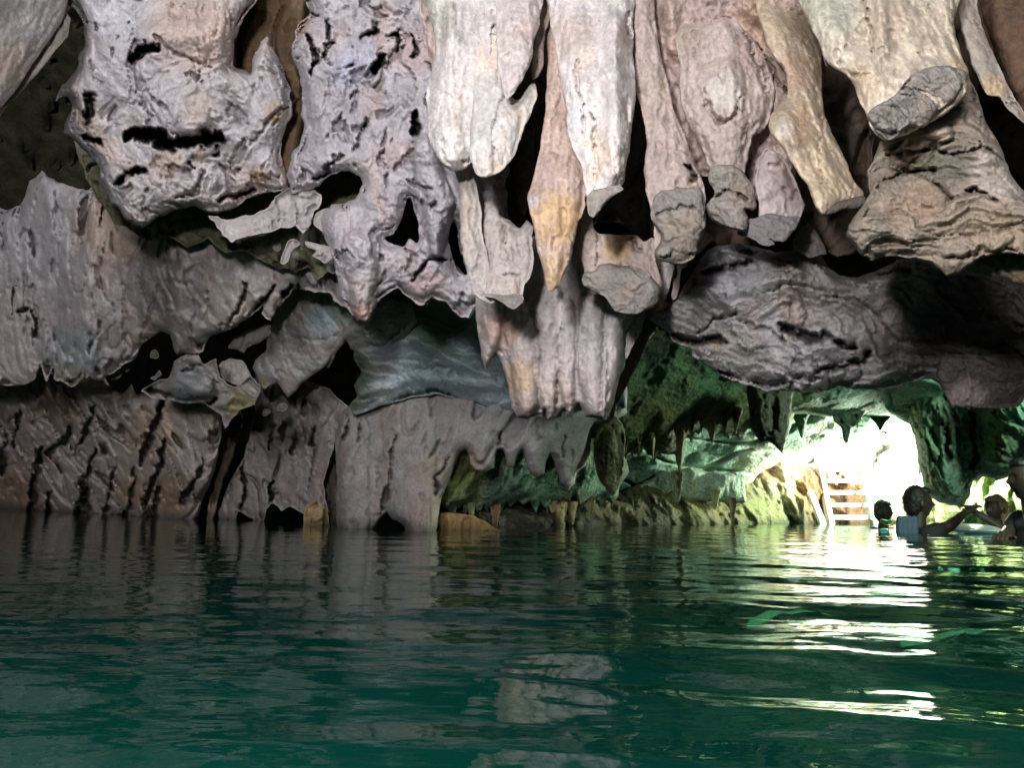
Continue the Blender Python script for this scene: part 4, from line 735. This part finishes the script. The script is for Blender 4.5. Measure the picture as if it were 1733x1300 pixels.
# =================================================================== cave shell round the whole place
HX0, HX1, HY0, HY1 = 2.3, 7.4, 7.75, 11.6
def shell():
    xs = np.unique(np.concatenate([np.arange(-17, 13.01, .5), [HX0, HX1]])); ys = np.unique(np.concatenate([np.arange(-5, 15.01, .5), [HY0, HY1]]))
    X, Y = np.meshgrid(xs, ys)
    dx = np.maximum(np.maximum(HX0 - X, X - HX1), 0); dy = np.maximum(np.maximum(HY0 - Y, Y - HY1), 0)
    dd = np.hypot(dx, dy); Z = 1.7 + np.minimum(3.3, dd * 1.25)
    Q = np.stack([X.ravel(), Y.ravel(), Z.ravel() * 0], 1)
    Z = Z + (fbm(Q * .6, 4, seed=5).reshape(X.shape)) * .5 * np.clip(dd, 0, 1)
    V = np.stack([X, Y, Z], -1).reshape(-1, 3).tolist(); n = len(xs); F = []
    for j in range(len(ys) - 1):
        for i in range(n - 1):
            cx, cy = (xs[i] + xs[i + 1]) / 2, (ys[j] + ys[j + 1]) / 2
            if HX0 < cx < HX1 and HY0 < cy < HY1: continue
            F.append([j * n + i, j * n + i + 1, (j + 1) * n + i + 1, (j + 1) * n + i])
    # outer walls down to the lake bed
    def wall(ids):
        k = len(V)
        for a in ids: V.append([V[a][0], V[a][1], -4.0])
        for q in range(len(ids) - 1): F.append([ids[q], ids[q + 1], k + q + 1, k + q])
    J = len(ys)
    wall([i for i in range(n)]); wall([(J - 1) * n + i for i in range(n)]); wall([j * n for j in range(J)]); wall([j * n + n - 1 for j in range(J)])
    o = mesh_obj('cave_ceiling', V, F, M['dark_rock'], tint=np.full((len(V), 3), .16)); tag(o, 'rough dark rock roof and sides enclosing the flooded cave', kind='structure')
shell()
# sides of the open pit
def sheet(name, p0, p1, z0, z1, seed, label, col):
    nu, nv = 60, 60; p0 = np.array(p0); p1 = np.array(p1)
    u, v = np.meshgrid(np.linspace(0, 1, nu), np.linspace(0, 1, nv)); X = p0[0] + (p1[0] - p0[0]) * u; Y = p0[1] + (p1[1] - p0[1]) * u; Z = z0 + (z1 - z0) * v
    W = np.stack([X, Y, Z], -1).reshape(-1, 3); nrm = np.array([p1[1] - p0[1], p0[0] - p1[0], 0]); nrm /= np.linalg.norm(nrm)
    W = W + nrm * (t_far(W, 1.5)[:, None])
    a = np.arange(nu * nv).reshape(nv, nu)
    F = np.stack([a[:-1, :-1], a[:-1, 1:], a[1:, 1:], a[1:, :-1]], -1).reshape(-1, 4)
    C = np.array(col)[None] * (1 + .3 * fbm(W * 2, 3, seed=seed))[:, None]
    o = mesh_obj(name, W, F, M['far_rock'], tint=C); tag(o, label, kind='structure')
sheet('pit_wall', (HX0, HY0 + .3), (HX0, HY1), -3, 2.2, 1, 'left side of the open daylit pit', (.6, .55, .45))
sheet('pit_wall', (HX1, HY1), (HX1, HY0), -3, 2.2, 2, 'right side of the open daylit pit', (.6, .55, .45))

# lake bed
def lake_bed():
    n = 150; X, Y = np.meshgrid(np.linspace(-16, 12, n), np.concatenate([np.linspace(-4, 3, 90), np.linspace(3.1, 14.9, 60)]))
    Q = np.stack([X.ravel(), Y.ravel(), X.ravel() * 0], 1)
    Z = -1.5 + fbm(Q * .5, 3, seed=2).reshape(X.shape) * .7 + fbm(Q * 2.2, 4, seed=3).reshape(X.shape) * .22
    Z += .75 * np.exp(-(((X - .25) / .7) ** 2 + ((Y - 1.0) / .55) ** 2)) - .9 * np.exp(-((X + 1.6) / 1.3) ** 2)
    V = np.stack([X, Y, Z], -1).reshape(-1, 3); a = np.arange(X.size).reshape(X.shape)
    F = np.stack([a[:-1, :-1], a[:-1, 1:], a[1:, 1:], a[1:, :-1]], -1).reshape(-1, 4)
    C = A([.20, .19, .13])[None] * (1 + .5 * fbm(Q * 1.5, 4, seed=8))[:, None]
    tag(mesh_obj('lake_bed', V, F, M['far_rock'], tint=C), 'dim brown rocks on the bed of the cave lake', kind='structure')
lake_bed()
for (x, y, s) in [(.10, .98, .13), (.34, 1.05, .17), (-.12, 1.12, .12), (.52, .92, .10)]:
    bpy_me = bmesh.new(); bmesh.ops.create_icosphere(bpy_me, subdivisions=4, radius=1)
    V = np.array([v.co[:] for v in bpy_me.verts]); F = [[v.index for v in f.verts] for f in bpy_me.faces]; bpy_me.free()
    V = V * (1 + .25 * fbm(V * 1.3 + x * 9, 4)[:, None]) * A([s, s * .8, s * .45]) + A([x, y, -.50])
    o = mesh_obj('sunken_rock', V, F, M['far_rock'], tint=np.full((len(V), 3), 1.0) * A([.30, .28, .22])); o['group'] = 'sunken rocks below the foreground water'
    tag(o, 'pale rounded rock lying under the water in the foreground', 'rock')

# ------------------------------------------------------------------ water
def water():
    rs = [.22]
    while rs[-1] < 15: rs.append(rs[-1] + max(.007, rs[-1] * .0055))
    th = np.radians(np.arange(-88, 88.01, .36)); Rr, Th = np.meshgrid(rs, th, indexing='ij')
    X = Rr * np.sin(Th); Y = Rr * np.cos(Th) - .15
    q = lambda f, s: fbm(np.stack([X.ravel() * f, Y.ravel() * f, X.ravel() * 0 + s], 1), 3).reshape(X.shape)
    q2 = lambda fx, fy, s, o=3: fbm(np.stack([X.ravel() * fx, Y.ravel() * fy, X.ravel() * 0 + s], 1), o).reshape(X.shape)
    w1 = q(.7, 1) * 3.2; w2 = q(.9, 5) * 3.0
    right = sst(-.5, .7, X / np.maximum(Y + .3, .3) * 1.3)
    far = np.exp(-np.maximum(Y - 1.1, 0) / 1.6)
    H = .0024 * np.sin(2 * np.pi * (Y * .99 + X * .16) / .235 + w1 * 2.2) * (.10 + .90 * right)
    H += .0056 * np.sin(2 * np.pi * (Y * .97 - X * .22) / .40 + w2 * 2) * (.15 + .85 * right)
    H += .0007 * np.sin(2 * np.pi * (Y * .95 + X * .35) / .128 + w1 * 3) * (.15 + .85 * right)
    H += q2(2.6, 5.0, 9) * .0078 * (.45 + .55 * right) + q2(8, 17, 13, 2) * .0013 + q2(22, 40, 17, 2) * .00035 * np.clip(2.2 - Y, 0, 1)
    H *= .20 + .80 * far
    V = np.stack([X, Y, H], -1).reshape(-1, 3); a = np.arange(X.size).reshape(X.shape)
    F = np.stack([a[:-1, :-1], a[:-1, 1:], a[1:, 1:], a[1:, :-1]], -1).reshape(-1, 4)
    m = bpy.data.materials.new('cave_water'); nt, out = nodes(m); L = nt.links.new
    geo = N(nt, 'ShaderNodeNewGeometry'); mp = N(nt, 'ShaderNodeMapping'); mp.inputs['Scale'].default_value = (1, 2.0, 1); L(geo.outputs['Position'], mp.inputs['Vector'])
    nz = N(nt, 'ShaderNodeTexNoise'); nz.inputs['Scale'].default_value = 9; nz.inputs['Detail'].default_value = 3; L(mp.outputs[0], nz.inputs['Vector'])
    bp = N(nt, 'ShaderNodeBump'); bp.inputs['Strength'].default_value = .13; bp.inputs['Distance'].default_value = .012; L(nz.outputs['Fac'], bp.inputs['Height'])
    fr = N(nt, 'ShaderNodeFresnel'); fr.inputs['IOR'].default_value = 1.31; L(bp.outputs[0], fr.inputs['Normal'])
    gl = N(nt, 'ShaderNodeBsdfGlossy'); gl.inputs['Roughness'].default_value = .015; gl.inputs['Color'].default_value = (.93, 1, .97, 1); L(bp.outputs[0], gl.inputs['Normal'])
    df = N(nt, 'ShaderNodeBsdfDiffuse'); df.inputs['Color'].default_value = (.001, .026, .0195, 1)
    tr = N(nt, 'ShaderNodeBsdfTransparent'); tr.inputs['Color'].default_value = (.30, .72, .54, 1)
    m1 = N(nt, 'ShaderNodeMixShader'); m1.inputs[0].default_value = .55; L(tr.outputs[0], m1.inputs[1]); L(df.outputs[0], m1.inputs[2])
    m2 = N(nt, 'ShaderNodeMixShader'); L(fr.outputs[0], m2.inputs[0]); L(m1.outputs[0], m2.inputs[1]); L(gl.outputs[0], m2.inputs[2])
    L(m2.outputs[0], out.inputs[0])
    tag(mesh_obj('water', V, F, m, origin=np.zeros(3)), 'dark green rippled cave water with bright reflections', kind='structure')
water()

# ------------------------------------------------------------------ ladder
simple_mat('white_paint', (.88, .88, .84), .45, .06, 30, .08)
def bar(name, a, b, w, d, mat, parent=None, up=(0, 0, 1), bevel=.004):
    a = Vector(a); b = Vector(b); ax = (b - a).normalized(); up = Vector(up); sx = ax.cross(up)
    sx = sx.normalized() if sx.length > 1e-5 else Vector((1, 0, 0)); sy = sx.cross(ax).normalized()
    bm = bmesh.new(); vs = []
    for p in (a, b):
        for s, t in ((-1, -1), (1, -1), (1, 1), (-1, 1)): vs.append(bm.verts.new(p + sx * s * w / 2 + sy * t * d / 2))
    for f in ((0, 1, 2, 3), (7, 6, 5, 4), (0, 4, 5, 1), (1, 5, 6, 2), (2, 6, 7, 3), (3, 7, 4, 0)): bm.faces.new([vs[i] for i in f])
    bmesh.ops.recalc_face_normals(bm, faces=bm.faces); bmesh.ops.bevel(bm, geom=bm.edges[:], offset=bevel, segments=2, affect='EDGES')
    V = [v.co[:] for v in bm.verts]; F = [[v.index for v in f.verts] for f in bm.faces]; bm.free()
    return mesh_obj(name, V, F, mat, parent, smooth=False)
def thing(name, label, cat, loc):
    o = bpy.data.objects.new(name, None); COL.objects.link(o); o.location = loc; o.matrix_world = Matrix.Translation(loc); o.empty_display_size = .1; return tag(o, label, cat)
lad = thing('ladder', 'white wooden ladder stair leaning up out of the water in the bright opening', 'ladder', P(1440, 893, 8.0))
Y0, Y1 = 7.95, 8.55
def LP(x, y): return P(x, y, Y0 + (893 - y) / 110. * (Y1 - Y0))
for (xa, xb) in ((1409, 1384), (1484, 1452)): bar('side_rail', LP(xa, 905), LP(xb, 775), .055, .08, M['white_paint'], lad, up=(0, 1, 0))
for (y, xa, xb) in ((795, 1392, 1454), (814, 1396, 1459), (834, 1400, 1464), (855, 1403, 1469), (876, 1407, 1475), (892, 1410, 1480)):
    a, b = LP(xa, y), LP(xb, y); bar('tread', a, b, .15, .042 if y < 880 else .03, M['white_paint'], lad)
hr = [bar('handrail', P(1397, 900, 7.7), P(1371, 832, 8.0), .06, .05, M['white_paint'], lad, up=(0, 1, 0)), bar('handrail', P(1494, 880, 7.8), P(1466, 815, 8.1), .045, .04, M['white_paint'], lad, up=(0, 1, 0))]

# ------------------------------------------------------------------ camera, sky, light
cam = bpy.data.cameras.new('camera'); co = bpy.data.objects.new('camera', cam); COL.objects.link(co)
cam.sensor_fit = 'HORIZONTAL'; cam.sensor_width = 36; cam.lens = F_PX / 1733 * 36; cam.clip_start = .02; cam.clip_end = 500
Mx = Matrix([[_R[0], _U[0], -_F[0], CAM[0]], [_R[1], _U[1], -_F[1], CAM[1]], [_R[2], _U[2], -_F[2], CAM[2]], [0, 0, 0, 1]])
co.matrix_world = Mx; scene.camera = co

w = bpy.data.worlds.new('World'); scene.world = w; w.use_nodes = True; nt = w.node_tree; nt.nodes.clear()
wo = nt.nodes.new('ShaderNodeOutputWorld'); bg = nt.nodes.new('ShaderNodeBackground'); sk = nt.nodes.new('ShaderNodeTexSky')
SUN_EL, SUN_AZ = math.radians(50), math.radians(200)     # azimuth the sun stands at, from +Y clockwise
sk.sky_type = 'NISHITA'; sk.sun_disc = False; sk.sun_elevation = SUN_EL; sk.sun_rotation = SUN_AZ
bg.inputs['Strength'].default_value = .15; nt.links.new(sk.outputs[0], bg.inputs[0]); nt.links.new(bg.outputs[0], wo.inputs[0])
sd = Vector((math.sin(SUN_AZ) * math.cos(SUN_EL), math.cos(SUN_AZ) * math.cos(SUN_EL), math.sin(SUN_EL)))
sl_ = bpy.data.lights.new('sun', 'SUN'); sl_.energy = SUN_E; sl_.angle = math.radians(.5); sl_.color = (1, .97, .9); so = bpy.data.objects.new('sun', sl_); COL.objects.link(so)
so.rotation_mode = 'QUATERNION'; so.rotation_quaternion = sd.to_track_quat('Z', 'Y')
# the torch held up beside the camera, which lights the near rock
tl = bpy.data.lights.new('torch', 'POINT'); tl.energy = TORCH_E; tl.color = (1.0, .97, .97); tl.shadow_soft_size = .07
to = bpy.data.objects.new('torch', tl); COL.objects.link(to); to.location = (-.33, -.02, .78)

def fill_lamp(name, loc, e, col, r):
    l = bpy.data.lights.new(name, 'POINT'); l.energy = e; l.color = col; l.shadow_soft_size = r
    o = bpy.data.objects.new(name, l); COL.objects.link(o); o.location = loc
fill_lamp('chamber_fill', P(1610, 770, 7.2), FILL_A, (.88, 1.0, .80), .15)  # added lamp hidden behind the pillar, stands in for light off the water
fill_lamp('green_fill', (3.4, 3.5, 1.25), FILL_B, (.76, 1.0, .78), .2)  # added lamp out of view behind the slab, brightens the far chamber
fill_lamp('rear_fill', (-1.6, -3.4, 1.7), FILL_E, (.97, .95, 1.0), .7)  # added fill lamp behind the camera, lifts the more distant walls

scene.view_settings.view_transform = 'Standard'; scene.view_settings.look = 'None'; scene.view_settings.exposure = 0; scene.view_settings.gamma = 1
scene.render.engine = 'CYCLES'
c = scene.cycles; c.use_denoising = True; c.max_bounces = 8; c.diffuse_bounces = 4; c.glossy_bounces = 4; c.transparent_max_bounces = 8; c.sample_clamp_indirect = 8; c.use_adaptive_sampling = True; c.caustics_reflective = False; c.caustics_refractive = False
# =================================================================== swimmers
simple_mat('skin', (.045, .028, .02), .5, .1, 20, .05); simple_mat('dark_hair', (.012, .01, .009), .55, .3, 60, .4); simple_mat('fair_hair', (.24, .16, .08), .5, .3, 60, .4)
simple_mat('black_cloth', (.015, .015, .017), .8, .2, 40, .1); simple_mat('blue_vest', (.06, .11, .16), .7, .15, 30, .1); simple_mat('green_rubber', (.02, .30, .10), .4, .1, 30, .05)
simple_mat('yellow_strap', (.55, .45, .12), .5, .1, 30, .05); simple_mat('foam_white', (.80, .84, .84), .5, .05, 30, .05); simple_mat('foam_cyan', (.05, .45, .50), .5, .05, 30, .05)

def skin_mesh(name, verts, edges, radii, mat, parent, root=0, sub=2):
    """verts in world metres; one surface grown around connected edges"""
    me = bpy.data.meshes.new(name); org = Vector(verts[root]); me.from_pydata([(Vector(v) - org)[:] for v in verts], edges, [])
    o = bpy.data.objects.new(name, me); COL.objects.link(o)
    mod = o.modifiers.new('skin', 'SKIN'); mod.use_smooth_shade = True
    for i, r in enumerate(radii):
        d = me.skin_vertices[0].data[i]; d.radius = (r, r) if not isinstance(r, tuple) else r; d.use_root = (i == root)
    s = o.modifiers.new('sub', 'SUBSURF'); s.levels = sub; s.render_levels = sub
    me.materials.append(mat)
    if parent is not None: o.parent = parent
    o.matrix_world = Matrix.Translation(org)
    return o

def eval_mesh(o):
    bpy.context.view_layer.update(); dg = bpy.context.evaluated_depsgraph_get(); e = o.evaluated_get(dg).to_mesh()
    V = [(o.matrix_world @ v.co)[:] for v in e.vertices]; F = [tuple(p.vertices) for p in e.polygons]; o.evaluated_get(dg).to_mesh_clear(); return V, F

def head_shape(q, grow=0.0, noise=0.0, sx=1.0):
    V, F = [], []; nu, nv = 32, 24
    for j in range(nv + 1):
        ph = math.pi * j / nv
        for i in range(nu):
            th = 2 * math.pi * i / nu; x, y, z = math.sin(ph) * math.cos(th), math.sin(ph) * math.sin(th), math.cos(ph)
            fx, fy, fz = x * .095, y * .077, z * .118
            if z < 0: fy *= 1 - .34 * (-z) ** 1.2; fx = fx * (1 - .25 * -z) + .012 * -z
            if x > .3:
                fx += .024 * math.exp(-((y / .20) ** 2) - (((z + .12) / .16) ** 2))      # nose
                fx -= .012 * (math.exp(-(((y - .36) / .18) ** 2) - (((z - .08) / .13) ** 2)) + math.exp(-(((y + .36) / .18) ** 2) - (((z - .08) / .13) ** 2)))   # eye sockets
                fx += .008 * math.exp(-((y / .3) ** 2) - (((z + .42) / .10) ** 2)) + .012 * math.exp(-((y / .3) ** 2) - (((z + .80) / .14) ** 2))     # lips, chin
            g = 1 + grow
            V.append(q(fx * g, fy * g, fz * g))
    for j in range(nv):
        for i in range(nu): F.append((j * nu + i, j * nu + (i + 1) % nu, (j + 1) * nu + (i + 1) % nu, (j + 1) * nu + i))
    return [tuple(v) for v in V], F

def ball(c, rx, ry, rz, q):
    V, F = [], []
    for j in range(15):
        for i in range(20):
            ph, th = math.pi * j / 14, 2 * math.pi * i / 20
            V.append(tuple(q(c[0] + rx * math.sin(ph) * math.cos(th), c[1] + ry * math.sin(ph) * math.sin(th), c[2] + rz * math.cos(ph))))
    for j in range(14):
        for i in range(20): F.append((j * 20 + i, j * 20 + (i + 1) % 20, (j + 1) * 20 + (i + 1) % 20, (j + 1) * 20 + i))
    return V, F

def capsule(a, b, ra, rb):
    a, b = Vector(a), Vector(b); ax = (b - a); L_ = ax.length; ax = ax / max(L_, 1e-6)
    u = ax.cross(Vector((0, 0, 1))); u = u.normalized() if u.length > .01 else Vector((1, 0, 0)); v = ax.cross(u)
    prof = [(-math.cos(t) * ra, math.sin(t) * ra) for t in [math.pi / 2 * k / 6 for k in range(7)]] + [(L_ + math.sin(t) * rb, math.cos(t) * rb) for t in [math.pi / 2 * k / 6 for k in range(7)]]
    n = 16; V = [tuple(a + ax * z + (u * math.cos(2 * math.pi * i / n) + v * math.sin(2 * math.pi * i / n)) * max(r, 1e-5)) for z, r in prof for i in range(n)]
    F = [(j * n + i, j * n + (i + 1) % n, (j + 1) * n + (i + 1) % n, (j + 1) * n + i) for j in range(len(prof) - 1) for i in range(n)]
    F += [tuple(range(n))[::-1], tuple((len(prof) - 1) * n + i for i in range(n))]
    return V, F

def fused(name, pieces, mat, parent, vox, rough=0.0):
    """several overlapping closed shapes fused into one continuous surface"""
    V, F = [], []
    for pv, pf in pieces:
        k = len(V); V += list(pv); F += [tuple(i + k for i in f) for f in pf]
    o = mesh_obj(name, V, F, mat, parent)
    bm = bmesh.new(); bm.from_mesh(o.data); bmesh.ops.remove_doubles(bm, verts=bm.verts, dist=1e-4); bmesh.ops.dissolve_degenerate(bm, dist=1e-5, edges=bm.edges); bmesh.ops.recalc_face_normals(bm, faces=bm.faces); bm.to_mesh(o.data); bm.free()
    m = o.modifiers.new('fuse', 'REMESH'); m.mode = 'VOXEL'; m.voxel_size = vox; m.use_smooth_shade = True
    bpy.context.view_layer.update()
    sm = o.modifiers.new('soften', 'SMOOTH'); sm.iterations = 3; sm.factor = .5
    if rough:
        tx = bpy.data.textures.new(name + '_locks', 'CLOUDS'); tx.noise_scale = .02; dm = o.modifiers.new('locks', 'DISPLACE'); dm.texture = tx; dm.strength = rough; dm.mid_level = .5
    dg = bpy.context.evaluated_depsgraph_get(); dg.update(); me = bpy.data.meshes.new_from_object(o.evaluated_get(dg)); o.modifiers.clear(); o.data = me
    me.polygons.foreach_set('use_smooth', np.full(len(me.polygons), True, bool))
    return o

def person(label, px, py, Y, s, yaw, arms, hair_mat, hair_len=0.0, top='black_cloth', cap=False):
    """head centre at (px, py), distance Y, scale s, yaw = facing; arms = (side, hand target)"""
    hc = P(px, py, Y); root = thing('person', label, 'person', (hc.x, hc.y, 0))
    cy, sy = math.cos(yaw), math.sin(yaw)
    fw = Vector((cy, sy, 0)); lt = Vector((-sy, cy, 0)); up = Vector((0, 0, 1))
    def q(f, l, u): return hc + (fw * f + lt * l + up * u) * s
    def cap(p, r, p2, r2): return capsule(p, p2, r * s, r2 * s)
    pcs = [ball((-.03, 0, -.40), .115, .160, .22, q), ball((-.025, 0, -.265), .085, .175, .085, q), cap(q(-.025, 0, -.24), .062, q(-.005, 0, -.05), .050)]
    sl_pcs = [ball((-.03, 0, -.41), .128, .172, .225, q), ball((-.027, 0, -.272), .098, .186, .088, q)]
    for side in (-1, 1):
        tgt = dict(arms).get(side)
        sh = q(-.02, .165 * side, -.235); hd = Vector(tgt) if tgt is not None else q(.16, .24 * side, -.60)
        mid = (sh + hd) / 2 + up * (-.02 * s) + lt * side * .03 * s
        d = (hd - mid).normalized(); hx = d.cross(up); hx = hx.normalized() if hx.length > .01 else Vector((1, 0, 0))
        pcs += [cap(sh, .058, mid, .041), cap(mid, .042, hd, .026)]
        sl_pcs.append(cap(sh, .070, sh + (mid - sh) * .55, .060))
        pcs.append(cap(hd, .027, hd + d * .055 * s, .025))
        for off, ln in [(-.03, .055), (-.01, .07), (.01, .075), (.03, .062)]:
            b = hd + d * .085 * s + hx * off * s; m1 = b + d * ln * .55 * s - up * .008 * s; e1 = b + d * ln * s - up * .028 * s
            pcs += [cap(hd + hx * off * .6 * s, .017, b, .013), cap(b, .0100, m1, .0092), cap(m1, .0092, e1, .0080)]
        t1 = hd + d * .03 * s + hx * -.04 * s; pcs += [cap(hd, .018, t1, .012), cap(t1, .012, hd + d * .07 * s + hx * -.062 * s - up * .01, .009)]
    ears = [ball((-.005, e * .079, -.01), .018, .010, .030, q) for e in (-1, 1)]
    fused('body', pcs + [head_shape(q)] + ears, M['skin'], root, .0045)
    hp = [ball((-.020, 0, .022), .092, .087, .112, q), ball((-.045, 0, -.03), .062, .074, .085, q), ball((.035, 0, .085), .05, .055, .035, q)]
    if hair_len > 0:
        for e in (-1, 1): hp.append(ball((-.03, e * .068, -.06 - hair_len * .4), .045, .026, .09 + hair_len * .5, q))
        hp.append(ball((-.07, 0, -.08 - hair_len * .4), .04, .07, .09 + hair_len * .5, q))
    fused('hair', hp, M[hair_mat], root, .006, .012)
    fused('shirt', sl_pcs, M[top], root, .007)
    return root

pA = person('small swimmer with dark hair nearest the ladder, green mask hanging at the chest', 1496, 866, 6.6, .80, math.radians(-60), [], 'dark_hair')
def blob_part(name, pts, r, mat, parent): return skin_mesh(name, pts, [(i, i + 1) for i in range(len(pts) - 1)], [r] * len(pts), M[mat], parent, sub=1)
def at_px(l, Y): return [P(x, y, Y) for x, y in l]
blob_part('mask', at_px([(1490, 881), (1497, 883), (1504, 884), (1510, 881)], 6.38), .016, 'green_rubber', pA)
blob_part('strap', at_px([(1489, 883), (1498, 888), (1506, 891), (1513, 887), (1518, 882)], 6.36), .006, 'yellow_strap', pA)
o = skin_mesh('snorkel_float', at_px([(1488, 898), (1497, 897), (1503, 898)], 5.9), [(0, 1), (1, 2)], [.010, .016, .010], M['foam_cyan'], None, sub=1); tag(o, 'small cyan float on the water in front of the small swimmer', 'float')
pB = person('dark haired swimmer in profile wearing a blue grey life vest, arm reaching right', 1555, 851, 5.8, 1.02, math.radians(-8), [(-1, P(1634, 868, 5.7)), (1, None)], 'dark_hair')
fused('life_vest', [capsule(P(x, 879, 5.62), P(x, 903, 5.62), .026, .030) for x in (1523, 1531, 1539, 1547)], M['blue_vest'], pB, .005)
pC = person('swimmer with fair hair falling beside the face, behind the white board', 1684, 862, 6.0, .92, math.radians(200), [(1, P(1652, 868, 5.9))], 'fair_hair', .16)
pD = person('swimmer in a black shirt cut off by the right edge, nearest of the four', 1740, 812, 4.9, 1.2, math.radians(170), [(-1, P(1700, 905, 4.9))], 'dark_hair')
# floating board
def board():
    pts = [(1597, 888), (1612, 880), (1640, 879), (1672, 881), (1694, 886), (1696, 892), (1680, 894), (1600, 894)]
    Yb = 5.75; ctr = P(1645, 889, Yb); L_ = .44; Wd = .24
    bm = bmesh.new(); ring = []
    for k in range(40):
        a = 2 * math.pi * k / 40; c_, s_ = math.cos(a), math.sin(a); x = math.copysign(abs(c_) ** .45, c_) * L_ / 2; y = math.copysign(abs(s_) ** .6, s_) * Wd / 2 * (1 - .25 * (x > 0))
        ring.append((x, y))
    tilt = Matrix.Rotation(math.radians(13), 4, 'X') @ Matrix.Rotation(math.radians(2), 4, 'Y')
    def layer(z, k): return [bm.verts.new(tilt @ Vector((x * k, y * k, z))) for x, y in ring]
    A_, B_, C_, D_ = layer(-.012, .95), layer(-.006, 1), layer(.010, 1), layer(.016, .95)
    for a, b in ((A_, B_), (B_, C_), (C_, D_)):
        for i in range(40): bm.faces.new([a[i], a[(i + 1) % 40], b[(i + 1) % 40], b[i]])
    bm.faces.new(D_); bm.faces.new(A_[::-1]); bm.verts.index_update(); bm.verts.ensure_lookup_table()
    V = [tuple(v.co + Vector((ctr.x, ctr.y, .035))) for v in bm.verts]; F = [[v.index for v in f.verts] for f in bm.faces]
    bm.free()
    root = mesh_obj('floating_board', V, F, M['foam_white'], smooth=False)
    root.data.materials.append(M['foam_cyan'])
    for i, p in enumerate(root.data.polygons):
        if i < 80: p.material_index = 1
    tag(root, 'white float board with cyan edge held on the water between the swimmers', 'board')
board()
